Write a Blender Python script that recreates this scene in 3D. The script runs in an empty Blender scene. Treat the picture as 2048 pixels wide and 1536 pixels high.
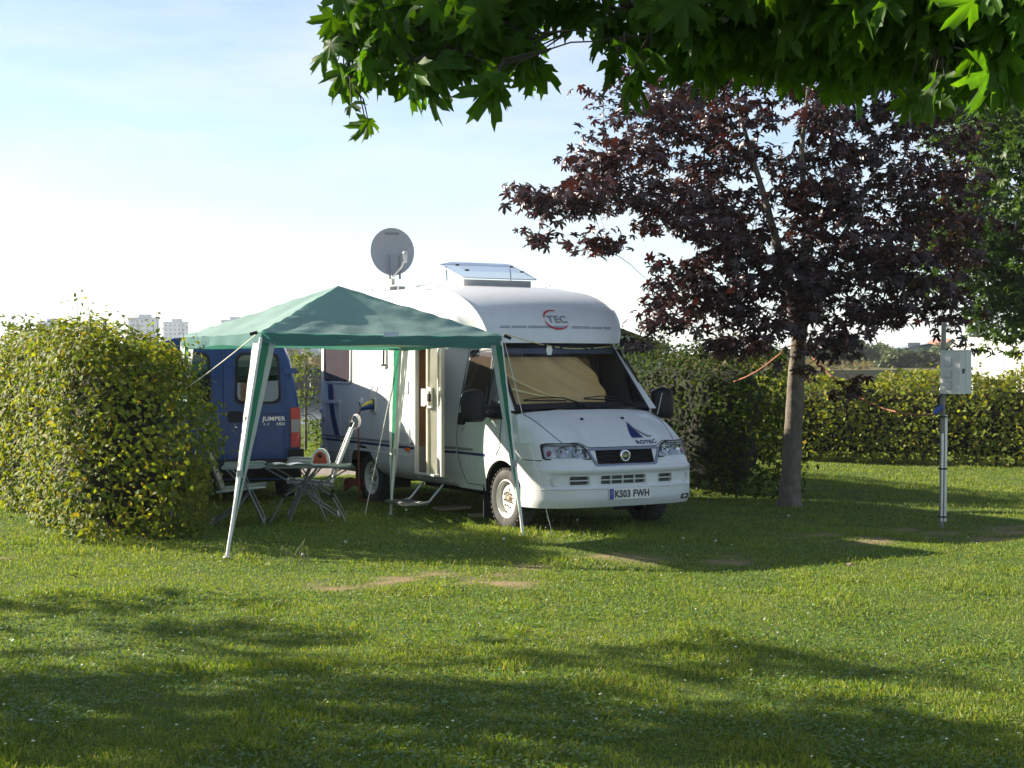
import bpy, math, random
import numpy as np
from mathutils import Vector, Matrix

random.seed(7)
RNG = np.random.default_rng(11)
SC = bpy.context.scene
COL = SC.collection
PI = math.pi

# ------------------------------------------------------------------ camera, sky, sun, exposure
FPX, YH, CAMH = 3083.0, 725.0, 1.766          # focal length in photo pixels, horizon row, eye height
cam_d = bpy.data.cameras.new('camera'); cam = bpy.data.objects.new('camera', cam_d); COL.objects.link(cam)
cam_d.sensor_width = 36.0; cam_d.lens = FPX / 2048 * 36.0
cam_d.clip_start = 0.05; cam_d.clip_end = 6000
cam.location = (0, 0, CAMH)
cam.rotation_euler = (PI / 2 - math.atan((768 - YH) / FPX), 0, 0)
SC.camera = cam

SUN_AZ = math.radians(68.0)                    # from +Y towards -X
SUN_EL = math.radians(24.5)
SUN_DIR = Vector((-math.sin(SUN_AZ) * math.cos(SUN_EL), math.cos(SUN_AZ) * math.cos(SUN_EL), math.sin(SUN_EL)))
W = bpy.data.worlds.new('World'); SC.world = W; W.use_nodes = True
wn = W.node_tree.nodes; wl = W.node_tree.links
sky = wn.new('ShaderNodeTexSky'); sky.sky_type = 'NISHITA'; sky.sun_disc = False
sky.sun_elevation = SUN_EL; sky.sun_rotation = -SUN_AZ
sky.altitude = 50; sky.air_density = 0.75; sky.dust_density = 0.3; sky.ozone_density = 0.9
wn['Background'].inputs['Strength'].default_value = 0.064
# thin bright streaks of high cloud over the whole sky
tcw = wn.new('ShaderNodeTexCoord'); mpw = wn.new('ShaderNodeMapping'); mpw.inputs['Scale'].default_value = (1.0, 1.0, 5.0)
now = wn.new('ShaderNodeTexNoise'); now.inputs['Scale'].default_value = 4.5; now.inputs['Detail'].default_value = 8; now.inputs['Roughness'].default_value = .62
mrw = wn.new('ShaderNodeMapRange'); mrw.inputs['From Min'].default_value = .40; mrw.inputs['From Max'].default_value = .75; mrw.inputs['To Max'].default_value = .60
mxw = wn.new('ShaderNodeMix'); mxw.data_type = 'RGBA'; mxw.clamp_result = False; mxw.inputs['B'].default_value = (5.0, 5.1, 5.2, 1)
wl.new(tcw.outputs['Generated'], mpw.inputs['Vector']); wl.new(mpw.outputs[0], now.inputs['Vector']); wl.new(now.outputs['Fac'], mrw.inputs['Value'])
wl.new(mrw.outputs[0], mxw.inputs['Factor']); wl.new(sky.outputs[0], mxw.inputs['A']); wl.new(mxw.outputs['Result'], wn['Background'].inputs['Color'])
sun_d = bpy.data.lights.new('sun', 'SUN'); sun = bpy.data.objects.new('sun', sun_d); COL.objects.link(sun)
sun_d.energy = 5.0; sun_d.angle = math.radians(0.55); sun_d.color = (1.0, 0.90, 0.74)
sun.rotation_euler = SUN_DIR.to_track_quat('Z', 'Y').to_euler()
SC.view_settings.view_transform = 'Standard'; SC.view_settings.look = 'None'
SC.view_settings.exposure = 1.65; SC.view_settings.gamma = 1.0
SC.render.engine = 'CYCLES'
SC.cycles.use_denoising = True
SC.cycles.max_bounces = 6; SC.cycles.volume_bounces = 0; SC.cycles.transparent_max_bounces = 24
SC.cycles.caustics_reflective = False; SC.cycles.caustics_refractive = False

# ------------------------------------------------------------------ pixel <-> world (layout of the place)
def at(x, y, D): return Vector(((x - 1024) / FPX * D, D, CAMH - (y - YH) * D / FPX))
def gnd(x, y):
    D = FPX * CAMH / (y - YH); return Vector(((x - 1024) / FPX * D, D, 0))
def project(P):
    P = np.asarray(P, float); D = np.maximum(P[..., 1], .05)
    return 1024 + FPX * P[..., 0] / D, YH + FPX * (CAMH - P[..., 2]) / D

# ------------------------------------------------------------------ objects
def link(o): COL.objects.link(o); return o
def tag(o, label=None, cat=None, group=None, kind=None):
    if label: o['label'] = label
    if cat: o['category'] = cat
    if group: o['group'] = group
    if kind: o['kind'] = kind
    return o
def empty(name, loc=(0, 0, 0), rz=0.0, label=None, cat=None, group=None):
    o = bpy.data.objects.new(name, None); o.empty_display_size = .2
    o.location = loc; o.rotation_euler = (0, 0, rz); link(o)
    return tag(o, label, cat, group)

class MB:
    """collects shapes and links them as one mesh object"""
    def __init__(s): s.v = []; s.f = []; s.sm = []
    def add(s, vs, fs, smooth=False):
        b = len(s.v); s.v += [tuple(map(float, p)) for p in vs]
        for f in fs: s.f.append([i + b for i in f]); s.sm.append(smooth)
        return s
    def box(s, c, d, rz=0, rx=0, ry=0, bev=0):
        hx, hy, hz = d[0] / 2, d[1] / 2, d[2] / 2
        M = Matrix.Translation(c) @ Matrix.Rotation(rz, 4, 'Z') @ Matrix.Rotation(ry, 4, 'Y') @ Matrix.Rotation(rx, 4, 'X')
        vs = [M @ Vector((x, y, z)) for x in (-hx, hx) for y in (-hy, hy) for z in (-hz, hz)]
        return s.add(vs, [(0, 1, 3, 2), (4, 6, 7, 5), (0, 4, 5, 1), (2, 3, 7, 6), (0, 2, 6, 4), (1, 5, 7, 3)])
    def tube(s, path, r, n=8, caps=True, flat=1.0):
        P = [Vector(p) for p in path]; m = len(P)
        R = r if isinstance(r, (list, tuple)) else [r] * m
        vs = []; up = None
        for i in range(m):
            t = (P[min(i + 1, m - 1)] - P[max(i - 1, 0)])
            t = t.normalized() if t.length > 1e-9 else Vector((0, 0, 1))
            if up is None:
                up = Vector((0, 0, 1)) if abs(t.z) < .9 else Vector((1, 0, 0))
            a = t.cross(up); 
            if a.length < 1e-6: a = t.cross(Vector((0, 1, 0)))
            a.normalize(); b = a.cross(t).normalized(); up = b
            for k in range(n):
                an = 2 * PI * k / n
                vs.append(P[i] + (a * math.cos(an) + b * (math.sin(an) * flat)) * R[i])
        fs = [(i * n + k, i * n + (k + 1) % n, (i + 1) * n + (k + 1) % n, (i + 1) * n + k) for i in range(m - 1) for k in range(n)]
        s.add(vs, fs, True)
        if caps: s.add(vs[:n], [tuple(range(n))[::-1]]); s.add(vs[-n:], [tuple(range(n))])
        return s
    def lathe(s, prof, o=(0, 0, 0), axis='x', n=28):
        vs = []
        for (r, h) in prof:
            for k in range(n):
                a = 2 * PI * k / n; c, d = r * math.cos(a), r * math.sin(a)
                p = (h, c, d) if axis == 'x' else ((c, h, d) if axis == 'y' else (c, d, h))
                vs.append((p[0] + o[0], p[1] + o[1], p[2] + o[2]))
        m = len(prof)
        fs = [(i * n + k, i * n + (k + 1) % n, (i + 1) * n + (k + 1) % n, (i + 1) * n + k) for i in range(m - 1) for k in range(n)]
        return s.add(vs, fs, True)
    def grid(s, fn, us, vs_, smooth=True, skip=None, flip=False):
        us = list(us); vv = list(vs_); m = len(vv)
        P = [fn(u, v) for u in us for v in vv]; fs = []
        for i in range(len(us) - 1):
            for j in range(m - 1):
                if skip and skip((us[i] + us[i + 1]) / 2, (vv[j] + vv[j + 1]) / 2): continue
                f = (i * m + j, (i + 1) * m + j, (i + 1) * m + j + 1, i * m + j + 1)
                fs.append(f[::-1] if flip else f)
        return s.add(P, fs, smooth)
    def prism(s, pts, fn, d0, d1):
        """outline pts (u,v) extruded from depth d0 to d1 with fn(u,v,depth)"""
        n = len(pts); a = [fn(u, v, d0) for u, v in pts]; b = [fn(u, v, d1) for u, v in pts]
        return s.add(a + b, [tuple(range(n))[::-1], tuple(range(n, 2 * n))] + [(i, (i + 1) % n, n + (i + 1) % n, n + i) for i in range(n)])
    def ring(s, out, inn, fn, d0, d1):
        n = len(out); V = [fn(u, v, d) for d in (d0, d1) for L in (out, inn) for u, v in L]
        fs = []
        for i in range(n):
            j = (i + 1) % n
            fs += [(2 * n + i, 2 * n + j, 3 * n + j, 3 * n + i), (i, j, 2 * n + j, 2 * n + i), (n + j, n + i, 3 * n + i, 3 * n + j)]
        return s.add(V, fs)
    def build(s, name, mat, parent=None, fixn=True):
        me = bpy.data.meshes.new(name); me.from_pydata(s.v, [], s.f)
        me.polygons.foreach_set('use_smooth', s.sm)
        if fixn:
            import bmesh
            bm = bmesh.new(); bm.from_mesh(me); bmesh.ops.recalc_face_normals(bm, faces=bm.faces); bm.to_mesh(me); bm.free()
        me.materials.append(mat); me.update()
        o = bpy.data.objects.new(name, me); link(o)
        if parent: o.parent = parent
        return o

def rrect(u0, v0, u1, v1, r, n=5):
    r = min(r, abs(u1 - u0) / 2 - 1e-4, abs(v1 - v0) / 2 - 1e-4); pts = []
    for cx, cy, a0 in ((u1 - r, v1 - r, 0), (u0 + r, v1 - r, 90), (u0 + r, v0 + r, 180), (u1 - r, v0 + r, 270)):
        for k in range(n + 1):
            a = math.radians(a0 + 90 * k / n); pts.append((cx + r * math.cos(a), cy + r * math.sin(a)))
    return pts
def inset(pts, d):
    cx = sum(p[0] for p in pts) / len(pts); cy = sum(p[1] for p in pts) / len(pts); out = []
    w = max(abs(p[0] - cx) for p in pts); h = max(abs(p[1] - cy) for p in pts)
    return [(cx + (p[0] - cx) * (w - d) / w, cy + (p[1] - cy) * (h - d) / h) for p in pts]
def roundpoly(P, r, n=4):
    """polygon with its corners rounded"""
    out = []; m = len(P)
    for i in range(m):
        a, b, c = Vector(P[i - 1]), Vector(P[i]), Vector(P[(i + 1) % m])
        d1 = (a - b); d2 = (c - b); q = min(r, d1.length * .45, d2.length * .45)
        p0 = b + d1.normalized() * q; p1 = b + d2.normalized() * q
        for k in range(n + 1):
            t = k / n; out.append(tuple((p0.lerp(b, t)).lerp(b.lerp(p1, t), t)))
    return out
def interp(x, tab):
    if x <= tab[0][0]: return tab[0][1]
    for (a, b), (c, d) in zip(tab, tab[1:]):
        if x <= c: return b + (d - b) * (x - a) / (c - a)
    return tab[-1][1]
def sstep(a, b, x):
    t = min(1, max(0, (x - a) / (b - a))); return t * t * (3 - 2 * t)
def lerp(a, b, t): return a + (b - a) * t
def lins(a, b, n): return [a + (b - a) * i / (n - 1) for i in range(n)]

def text_mesh(txt, size, bold=0.0, xscale=1.0):
    cu = bpy.data.curves.new('lettering', 'FONT'); cu.body = txt; cu.size = size; cu.align_x = 'CENTER'; cu.align_y = 'CENTER'
    cu.offset = bold; cu.extrude = 0.0; cu.resolution_u = 3; cu.space_character = 1.05
    o = bpy.data.objects.new('lettering', cu); COL.objects.link(o)
    bpy.context.view_layer.update()
    dg = bpy.context.evaluated_depsgraph_get()
    me = bpy.data.meshes.new_from_object(o.evaluated_get(dg))
    bpy.data.objects.remove(o); bpy.data.curves.remove(cu)
    vs = [(v.co.x * xscale, v.co.y) for v in me.vertices]; fs = [tuple(p.vertices) for p in me.polygons]
    bpy.data.meshes.remove(me)
    return vs, fs
def lettering(name, txt, size, fn, mat, parent, bold=0.0, xscale=1.0):
    vs, fs = text_mesh(txt, size, bold, xscale)
    m = MB(); m.add([fn(u, v) for u, v in vs], fs)
    return m.build(name, mat, parent)

# ------------------------------------------------------------------ materials
MATS = {}
def nodes(name):
    m = bpy.data.materials.new(name); m.use_nodes = True; nt = m.node_tree
    return m, nt.nodes, nt.links, nt.nodes['Principled BSDF']
def mat(name, col, rough=.5, metal=0.0, var=.08, scale=6.0, bump=0.0, bscale=60.0, coat=0.0, spec=.5, dirt=0.0, dirtcol=(.16, .14, .09)):
    if name in MATS: return MATS[name]
    m, N, L, B = nodes(name)
    B.inputs['Roughness'].default_value = rough; B.inputs['Metallic'].default_value = metal
    B.inputs['Coat Weight'].default_value = coat; B.inputs['Specular IOR Level'].default_value = spec
    tc = N.new('ShaderNodeTexCoord'); no = N.new('ShaderNodeTexNoise'); no.inputs['Scale'].default_value = scale; no.inputs['Detail'].default_value = 5
    L.new(tc.outputs['Object'], no.inputs['Vector'])
    rp = N.new('ShaderNodeValToRGB'); rp.color_ramp.elements[0].position = .3; rp.color_ramp.elements[1].position = .7
    rp.color_ramp.elements[0].color = (*[c * (1 - var) for c in col], 1); rp.color_ramp.elements[1].color = (*[min(1, c * (1 + var)) for c in col], 1)
    L.new(no.outputs['Fac'], rp.inputs['Fac']); out = rp.outputs['Color']
    if dirt > 0:
        n2 = N.new('ShaderNodeTexNoise'); n2.inputs['Scale'].default_value = 3.2; n2.inputs['Detail'].default_value = 8; n2.inputs['Roughness'].default_value = .7
        mp = N.new('ShaderNodeMapping'); mp.inputs['Scale'].default_value = (2.5, 2.5, .35)
        L.new(tc.outputs['Object'], mp.inputs['Vector']); L.new(mp.outputs[0], n2.inputs['Vector'])
        mr = N.new('ShaderNodeMapRange'); mr.inputs['From Min'].default_value = .48; mr.inputs['From Max'].default_value = .8; mr.inputs['To Max'].default_value = dirt
        L.new(n2.outputs['Fac'], mr.inputs['Value'])
        mx = N.new('ShaderNodeMix'); mx.data_type = 'RGBA'; mx.inputs['B'].default_value = (*dirtcol, 1)
        L.new(mr.outputs[0], mx.inputs['Factor']); L.new(out, mx.inputs['A']); out = mx.outputs['Result']
    L.new(out, B.inputs['Base Color'])
    if bump > 0:
        bn = N.new('ShaderNodeTexNoise'); bn.inputs['Scale'].default_value = bscale; bn.inputs['Detail'].default_value = 4
        L.new(tc.outputs['Object'], bn.inputs['Vector'])
        bp = N.new('ShaderNodeBump'); bp.inputs['Strength'].default_value = bump; bp.inputs['Distance'].default_value = .01
        L.new(bn.outputs['Fac'], bp.inputs['Height']); L.new(bp.outputs[0], B.inputs['Normal'])
    MATS[name] = m; return m
def leafmat(name, cols, trans=.45, rough=.45, tcol=None, gloss=.5, mott=7.0):
    """leaf: ramp picked per leaf, part of the light passing through"""
    if name in MATS: return MATS[name]
    m, N, L, B = nodes(name)
    g = N.new('ShaderNodeNewGeometry'); oi = N.new('ShaderNodeObjectInfo')
    ad = N.new('ShaderNodeMath'); ad.operation = 'ADD'; fr = N.new('ShaderNodeMath'); fr.operation = 'FRACT'
    L.new(g.outputs['Random Per Island'], ad.inputs[0]); L.new(oi.outputs['Random'], ad.inputs[1]); L.new(ad.outputs[0], fr.inputs[0])
    rp = N.new('ShaderNodeValToRGB'); cr = rp.color_ramp
    while len(cr.elements) < len(cols): cr.elements.new(.5)
    for i, c in enumerate(cols):
        cr.elements[i].position = i / (len(cols) - 1); cr.elements[i].color = (*c, 1)
    L.new(fr.outputs[0], rp.inputs['Fac'])
    tc = N.new('ShaderNodeTexCoord'); nz = N.new('ShaderNodeTexNoise'); nz.inputs['Scale'].default_value = mott; nz.inputs['Detail'].default_value = 4; L.new(tc.outputs['Object'], nz.inputs['Vector'])
    hs = N.new('ShaderNodeHueSaturation'); mv = N.new('ShaderNodeMapRange'); mv.inputs['From Min'].default_value = .3; mv.inputs['From Max'].default_value = .7; mv.inputs['To Min'].default_value = .7; mv.inputs['To Max'].default_value = 1.3
    L.new(nz.outputs['Fac'], mv.inputs['Value']); L.new(mv.outputs[0], hs.inputs['Value']); L.new(rp.outputs['Color'], hs.inputs['Color'])
    B.inputs['Roughness'].default_value = rough; B.inputs['Specular IOR Level'].default_value = gloss
    L.new(hs.outputs['Color'], B.inputs['Base Color'])
    tr = N.new('ShaderNodeBsdfTranslucent')
    mu = N.new('ShaderNodeMix'); mu.data_type = 'RGBA'; mu.blend_type = 'MULTIPLY'; mu.inputs['Factor'].default_value = 1
    mu.inputs['B'].default_value = (*(tcol or (1.5, 1.5, .6)), 1); mu.clamp_result = False
    L.new(hs.outputs['Color'], mu.inputs['A']); L.new(mu.outputs['Result'], tr.inputs['Color'])
    ms = N.new('ShaderNodeMixShader'); ms.inputs[0].default_value = trans
    L.new(B.outputs[0], ms.inputs[1]); L.new(tr.outputs[0], ms.inputs[2])
    L.new(ms.outputs[0], N['Material Output'].inputs['Surface'])
    MATS[name] = m; return m
def clothmat(name, col, tcol, trans=.4, rough=.8, weave=220.0, stain=0.0):
    if name in MATS: return MATS[name]
    m, N, L, B = nodes(name)
    tc = N.new('ShaderNodeTexCoord'); no = N.new('ShaderNodeTexNoise'); no.inputs['Scale'].default_value = 2.5; no.inputs['Detail'].default_value = 6
    L.new(tc.outputs['Object'], no.inputs['Vector'])
    rp = N.new('ShaderNodeValToRGB'); rp.color_ramp.elements[0].position = .3; rp.color_ramp.elements[1].position = .75
    rp.color_ramp.elements[0].color = (*[c * .86 for c in col], 1); rp.color_ramp.elements[1].color = (*[c * 1.1 for c in col], 1)
    L.new(no.outputs['Fac'], rp.inputs['Fac']); L.new(rp.outputs['Color'], B.inputs['Base Color'])
    B.inputs['Roughness'].default_value = rough; B.inputs['Specular IOR Level'].default_value = .25
    w = N.new('ShaderNodeTexNoise'); w.inputs['Scale'].default_value = 9; w.inputs['Detail'].default_value = 3
    L.new(tc.outputs['Object'], w.inputs['Vector'])
    bp = N.new('ShaderNodeBump'); bp.inputs['Strength'].default_value = .25; bp.inputs['Distance'].default_value = .02
    L.new(w.outputs['Fac'], bp.inputs['Height']); L.new(bp.outputs[0], B.inputs['Normal'])
    tr = N.new('ShaderNodeBsdfTranslucent'); tr.inputs['Color'].default_value = (*tcol, 1)
    ms = N.new('ShaderNodeMixShader'); ms.inputs[0].default_value = trans
    L.new(B.outputs[0], ms.inputs[1]); L.new(tr.outputs[0], ms.inputs[2]); L.new(ms.outputs[0], N['Material Output'].inputs['Surface'])
    MATS[name] = m; return m
def glassmat(name, tint=(.8, .85, .85), rough=.01, ior=1.5, base=0.0):
    if name in MATS: return MATS[name]
    m = bpy.data.materials.new(name); m.use_nodes = True; N = m.node_tree.nodes; L = m.node_tree.links
    N.remove(N['Principled BSDF'])
    t = N.new('ShaderNodeBsdfTransparent'); t.inputs['Color'].default_value = (*tint, 1)
    g = N.new('ShaderNodeBsdfGlossy'); g.inputs['Roughness'].default_value = rough
    lw = N.new('ShaderNodeLayerWeight'); lw.inputs['Blend'].default_value = .5
    pw = N.new('ShaderNodeMath'); pw.operation = 'POWER'; pw.inputs[1].default_value = 5.0; L.new(lw.outputs['Facing'], pw.inputs[0])
    ad = N.new('ShaderNodeMath'); ad.operation = 'MULTIPLY_ADD'; ad.inputs[1].default_value = .95; ad.inputs[2].default_value = .04 + base; ad.use_clamp = True
    L.new(pw.outputs[0], ad.inputs[0])
    ms = N.new('ShaderNodeMixShader'); L.new(ad.outputs[0], ms.inputs[0]); L.new(t.outputs[0], ms.inputs[1]); L.new(g.outputs[0], ms.inputs[2])
    L.new(ms.outputs[0], N['Material Output'].inputs['Surface'])
    MATS[name] = m; return m

WHITE = mat('white_gelcoat', (.66, .67, .67), .32, var=.02, coat=.25, dirt=.26, dirtcol=(.40, .39, .33))
WHITEP = mat('white_bumper_plastic', (.58, .60, .56), .42, var=.03, dirt=.22, dirtcol=(.34, .35, .22))
BLACKP = mat('black_plastic', (.012, .012, .014), .5, var=.2, spec=.25)
RUBBER = mat('tyre_rubber', (.035, .034, .033), .85, var=.3, scale=14, bump=.3, dirt=.5, dirtcol=(.22, .20, .17))
TRED = mat('tail_light_red', (.45, .015, .02), .15, coat=.6, var=.1)
ORANGE = mat('orange_lens', (.75, .17, .015), .2, coat=.5)
CHROME = mat('chrome', (.72, .73, .75), .12, 1.0, var=.03)
STEEL = mat('painted_steel_rim', (.74, .73, .68), .4, var=.06, dirt=.25, dirtcol=(.3, .27, .22))
ALU = mat('aluminium', (.42, .43, .45), .3, .9, var=.06)
GREYP = mat('grey_plastic', (.33, .34, .35), .5)
LGREY = mat('light_grey_plastic', (.62, .62, .58), .45, dirt=.15)
NAVY = mat('navy_decal', (.012, .022, .12), .35, var=.05)
GREYD = mat('grey_decal', (.22, .22, .24), .4, var=.05)
REDD = mat('red_decal', (.5, .03, .03), .4, var=.05)
WOOD = mat('brown_wood_veneer', (.36, .19, .085), .5, var=.18, scale=4)
DARK = mat('dark_underbody', (.012, .012, .013), .8, var=.3)
SEAM = mat('panel_gap', (.05, .055, .06), .8, var=.1)
CREAM = mat('cream_plastic', (.62, .57, .43), .5, var=.05)
GLASS = glassmat('window_glass', (.88, .90, .90))
GLASSD = glassmat('tinted_window_glass', (.5, .5, .5), base=.02)
ACRYL = glassmat('clear_acrylic', (.74, .78, .90), ior=1.5, base=.26, rough=.15)
CURT = clothmat('tan_blind_cloth', (.90, .60, .25), (.85, .50, .16), .3)


# ------------------------------------------------------------------ setting: ground, lawn, track, river, far bank
def vnoise(x, y, f, seed=0):
    """smooth value noise on arrays"""
    r = np.random.default_rng(seed); T = r.random((64, 64))
    x = np.asarray(x) * f; y = np.asarray(y) * f
    xi = np.floor(x).astype(int); yi = np.floor(y).astype(int); fx = x - xi; fy = y - yi
    fx = fx * fx * (3 - 2 * fx); fy = fy * fy * (3 - 2 * fy)
    g = lambda a, b: T[a % 64, b % 64]
    return (g(xi, yi) * (1 - fx) + g(xi + 1, yi) * fx) * (1 - fy) + (g(xi, yi + 1) * (1 - fx) + g(xi + 1, yi + 1) * fx) * fy
DIRT = [(-.72, 12.5, .75, .30), (-.1, 12.45, .35, .25), (-1.35, 12.25, .3, .2), (1.0, 13.75, .55, .22), (.15, 13.45, .25, .2), (2.0, 13.7, .35, .2),
        (3.25, 15.45, .7, .28), (4.35, 16.25, .45, .2), (4.75, 15.9, .6, .25), (-4.8, 13.7, .5, .2), (5.5, 16.4, .5, .2), (.2, 16.6, .5, .25)]
def dirt_at(x, y):
    x = np.asarray(x, float); y = np.asarray(y, float); d = np.zeros_like(x)
    n = vnoise(x, y, 3.1, 3) * .6 + vnoise(x, y, 8.0, 4) * .4
    for cx, cy, rx, ry in DIRT:
        q = ((x - cx) / rx) ** 2 + ((y - cy) / (ry * 2.2)) ** 2
        d = np.maximum(d, np.clip(1.25 - q, 0, 1) * np.clip((n - .38) * 3.4, 0, 1))
    return d
def lawn_z(x, y):
    return (vnoise(x, y, .45, 8) - .5) * .05 + (vnoise(x, y, 2.3, 9) - .5) * .02

def simple_mat(name, ramp, scale, detail=8, rough=.95, bump=.5, scale2=None):
    m, N, L, B = nodes(name); tc = N.new('ShaderNodeTexCoord')
    no = N.new('ShaderNodeTexNoise'); no.inputs['Scale'].default_value = scale; no.inputs['Detail'].default_value = detail; no.inputs['Roughness'].default_value = .65
    L.new(tc.outputs['Object'], no.inputs['Vector'])
    rp = N.new('ShaderNodeValToRGB'); cr = rp.color_ramp
    while len(cr.elements) < len(ramp): cr.elements.new(.5)
    for i, (p, c) in enumerate(ramp): cr.elements[i].position = p; cr.elements[i].color = (*c, 1)
    L.new(no.outputs['Fac'], rp.inputs['Fac']); L.new(rp.outputs['Color'], B.inputs['Base Color'])
    B.inputs['Roughness'].default_value = rough; B.inputs['Specular IOR Level'].default_value = .2
    bp = N.new('ShaderNodeBump'); bp.inputs['Strength'].default_value = bump; bp.inputs['Distance'].default_value = .03
    n2 = N.new('ShaderNodeTexNoise'); n2.inputs['Scale'].default_value = scale2 or scale * 8; n2.inputs['Detail'].default_value = 6
    L.new(tc.outputs['Object'], n2.inputs['Vector']); L.new(n2.outputs['Fac'], bp.inputs['Height']); L.new(bp.outputs[0], B.inputs['Normal'])
    return m
FIELD = simple_mat('field_ground', [(.3, (.07, .075, .025)), (.55, (.12, .11, .045)), (.75, (.17, .14, .07))], .25)
def lawn_material():
    m, N, L, B = nodes('lawn_ground'); tc = N.new('ShaderNodeTexCoord')
    no = N.new('ShaderNodeTexNoise'); no.inputs['Scale'].default_value = 1.4; no.inputs['Detail'].default_value = 9; no.inputs['Roughness'].default_value = .7
    L.new(tc.outputs['Object'], no.inputs['Vector'])
    rp = N.new('ShaderNodeValToRGB'); cr = rp.color_ramp; cr.elements.new(.5)
    for e, (p, c) in zip(cr.elements, [(.30, (.035, .070, .010)), (.52, (.06, .10, .016)), (.75, (.105, .115, .035))]): e.position = p; e.color = (*c, 1)
    L.new(no.outputs['Fac'], rp.inputs['Fac'])
    at_ = N.new('ShaderNodeAttribute'); at_.attribute_name = 'dirt'
    n2 = N.new('ShaderNodeTexNoise'); n2.inputs['Scale'].default_value = 25; n2.inputs['Detail'].default_value = 6; L.new(tc.outputs['Object'], n2.inputs['Vector'])
    r2 = N.new('ShaderNodeValToRGB'); r2.color_ramp.elements[0].color = (.17, .115, .06, 1); r2.color_ramp.elements[1].color = (.34, .25, .145, 1)
    L.new(n2.outputs['Fac'], r2.inputs['Fac'])
    mx = N.new('ShaderNodeMix'); mx.data_type = 'RGBA'; L.new(at_.outputs['Fac'], mx.inputs['Factor']); L.new(rp.outputs['Color'], mx.inputs['A']); L.new(r2.outputs['Color'], mx.inputs['B'])
    L.new(mx.outputs['Result'], B.inputs['Base Color']); B.inputs['Roughness'].default_value = .95; B.inputs['Specular IOR Level'].default_value = .15
    bp = N.new('ShaderNodeBump'); bp.inputs['Strength'].default_value = .7; bp.inputs['Distance'].default_value = .02
    n3 = N.new('ShaderNodeTexNoise'); n3.inputs['Scale'].default_value = 45; n3.inputs['Detail'].default_value = 6; L.new(tc.outputs['Object'], n3.inputs['Vector'])
    L.new(n3.outputs['Fac'], bp.inputs['Height']); L.new(bp.outputs[0], B.inputs['Normal'])
    return m
# the wide sheet: plain meadow, river channel, far bank that rises a little
RIV0, RIV1, WATER_Z, FAR_Z = 46.0, 126.0, -.9, 1.15
m = MB()
ysec = [(-60, -.06), (44, -.06), (RIV0, -.3), (49, -1.6), (RIV1 - .5, -1.9), (RIV1 - .2, -1.9), (RIV1 + .15, FAR_Z), (150, 1.9), (175, 2.1), (230, 1.4), (600, 1.2), (1500, 1.2), (3200, 1.5), (5200, 2.5)]
m.grid(lambda x, k: (x, ysec[int(k)][0], ysec[int(k)][1]), [-3500, -600, -120, -40, -10, 10, 40, 120, 600, 3500], range(len(ysec)), smooth=False)
tag(m.build('ground', FIELD), kind='structure')
nx, ny = 176, 300
gx = np.linspace(-15, 18, nx); gy = np.linspace(-4, 44, ny)
X, Y = np.meshgrid(gx, gy, indexing='ij'); Z = lawn_z(X, Y)
me = bpy.data.meshes.new('lawn')
idx = np.arange(nx * ny).reshape(nx, ny)
F = np.stack([idx[:-1, :-1], idx[1:, :-1], idx[1:, 1:], idx[:-1, 1:]], -1).reshape(-1, 4)
def np_mesh(me, V, F):
    V = np.ascontiguousarray(V, np.float32); F = np.ascontiguousarray(F, np.int32); k = F.shape[1]
    me.vertices.add(len(V)); me.vertices.foreach_set('co', V.ravel())
    me.loops.add(F.size); me.loops.foreach_set('vertex_index', F.ravel())
    me.polygons.add(len(F)); me.polygons.foreach_set('loop_start', np.arange(len(F), dtype=np.int32) * k)
    me.update(calc_edges=True)
np_mesh(me, np.stack([X, Y, Z], -1).reshape(-1, 3), F)
a = me.attributes.new('dirt', 'FLOAT', 'POINT'); a.data.foreach_set('value', dirt_at(X, Y).ravel().astype(np.float32))
me.materials.append(lawn_material()); lawn = link(bpy.data.objects.new('lawn', me)); tag(lawn, kind='structure')
# gravel track behind the pitches
GRAVEL = simple_mat('gravel', [(.3, (.15, .13, .11)), (.5, (.24, .21, .18)), (.75, (.34, .30, .26))], 14, scale2=90)
m = MB(); m.grid(lambda x, t: (x, 24.0 + 2.6 * t + .25 * math.sin(x * .7 + t * 3), .055 - .05 * (2 * t - 1) ** 2), lins(-15, .5, 34), lins(0, 1, 5))
tag(m.build('gravel_track', GRAVEL), kind='structure')
# water
mw, N, L, B = nodes('river_water'); B.inputs['Base Color'].default_value = (.03, .05, .06, 1); B.inputs['Roughness'].default_value = .06
tc = N.new('ShaderNodeTexCoord'); wv = N.new('ShaderNodeTexNoise'); wv.inputs['Scale'].default_value = 1.6; wv.inputs['Detail'].default_value = 4
L.new(tc.outputs['Object'], wv.inputs['Vector']); bp = N.new('ShaderNodeBump'); bp.inputs['Strength'].default_value = .12; bp.inputs['Distance'].default_value = .1
L.new(wv.outputs['Fac'], bp.inputs['Height']); L.new(bp.outputs[0], B.inputs['Normal'])
m = MB(); m.grid(lambda x, y: (x, y, WATER_Z), [-600, 0, 600], [47, RIV1 - .12]); tag(m.build('river', mw), kind='structure')
# sheet-pile quay wall on the far bank
PILE = mat('rusty_sheet_piling', (.035, .03, .032), .8, var=.4, scale=.8)
qw = empty('quay_wall', (0, RIV1 - .3, 0), label='dark sheet-pile quay wall along the far river bank', cat='wall')
m = MB(); prof = []
for k in range(0, 260):
    x0 = -70 + k * .3; d = .0 if (k // 2) % 2 else .18
    prof.append((x0, d))
m.grid(lambda k, z: (prof[int(k)][0], -prof[int(k)][1], z), range(len(prof)), [-1.6, 1.2], smooth=False)
m.build('sheet_piling', PILE, qw)
m = MB(); m.box((-31, -.1, 1.3), (78, .6, .2)); m.build('capping_beam', mat('old_concrete', (.2, .19, .17), .9, var=.2), qw)

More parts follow.
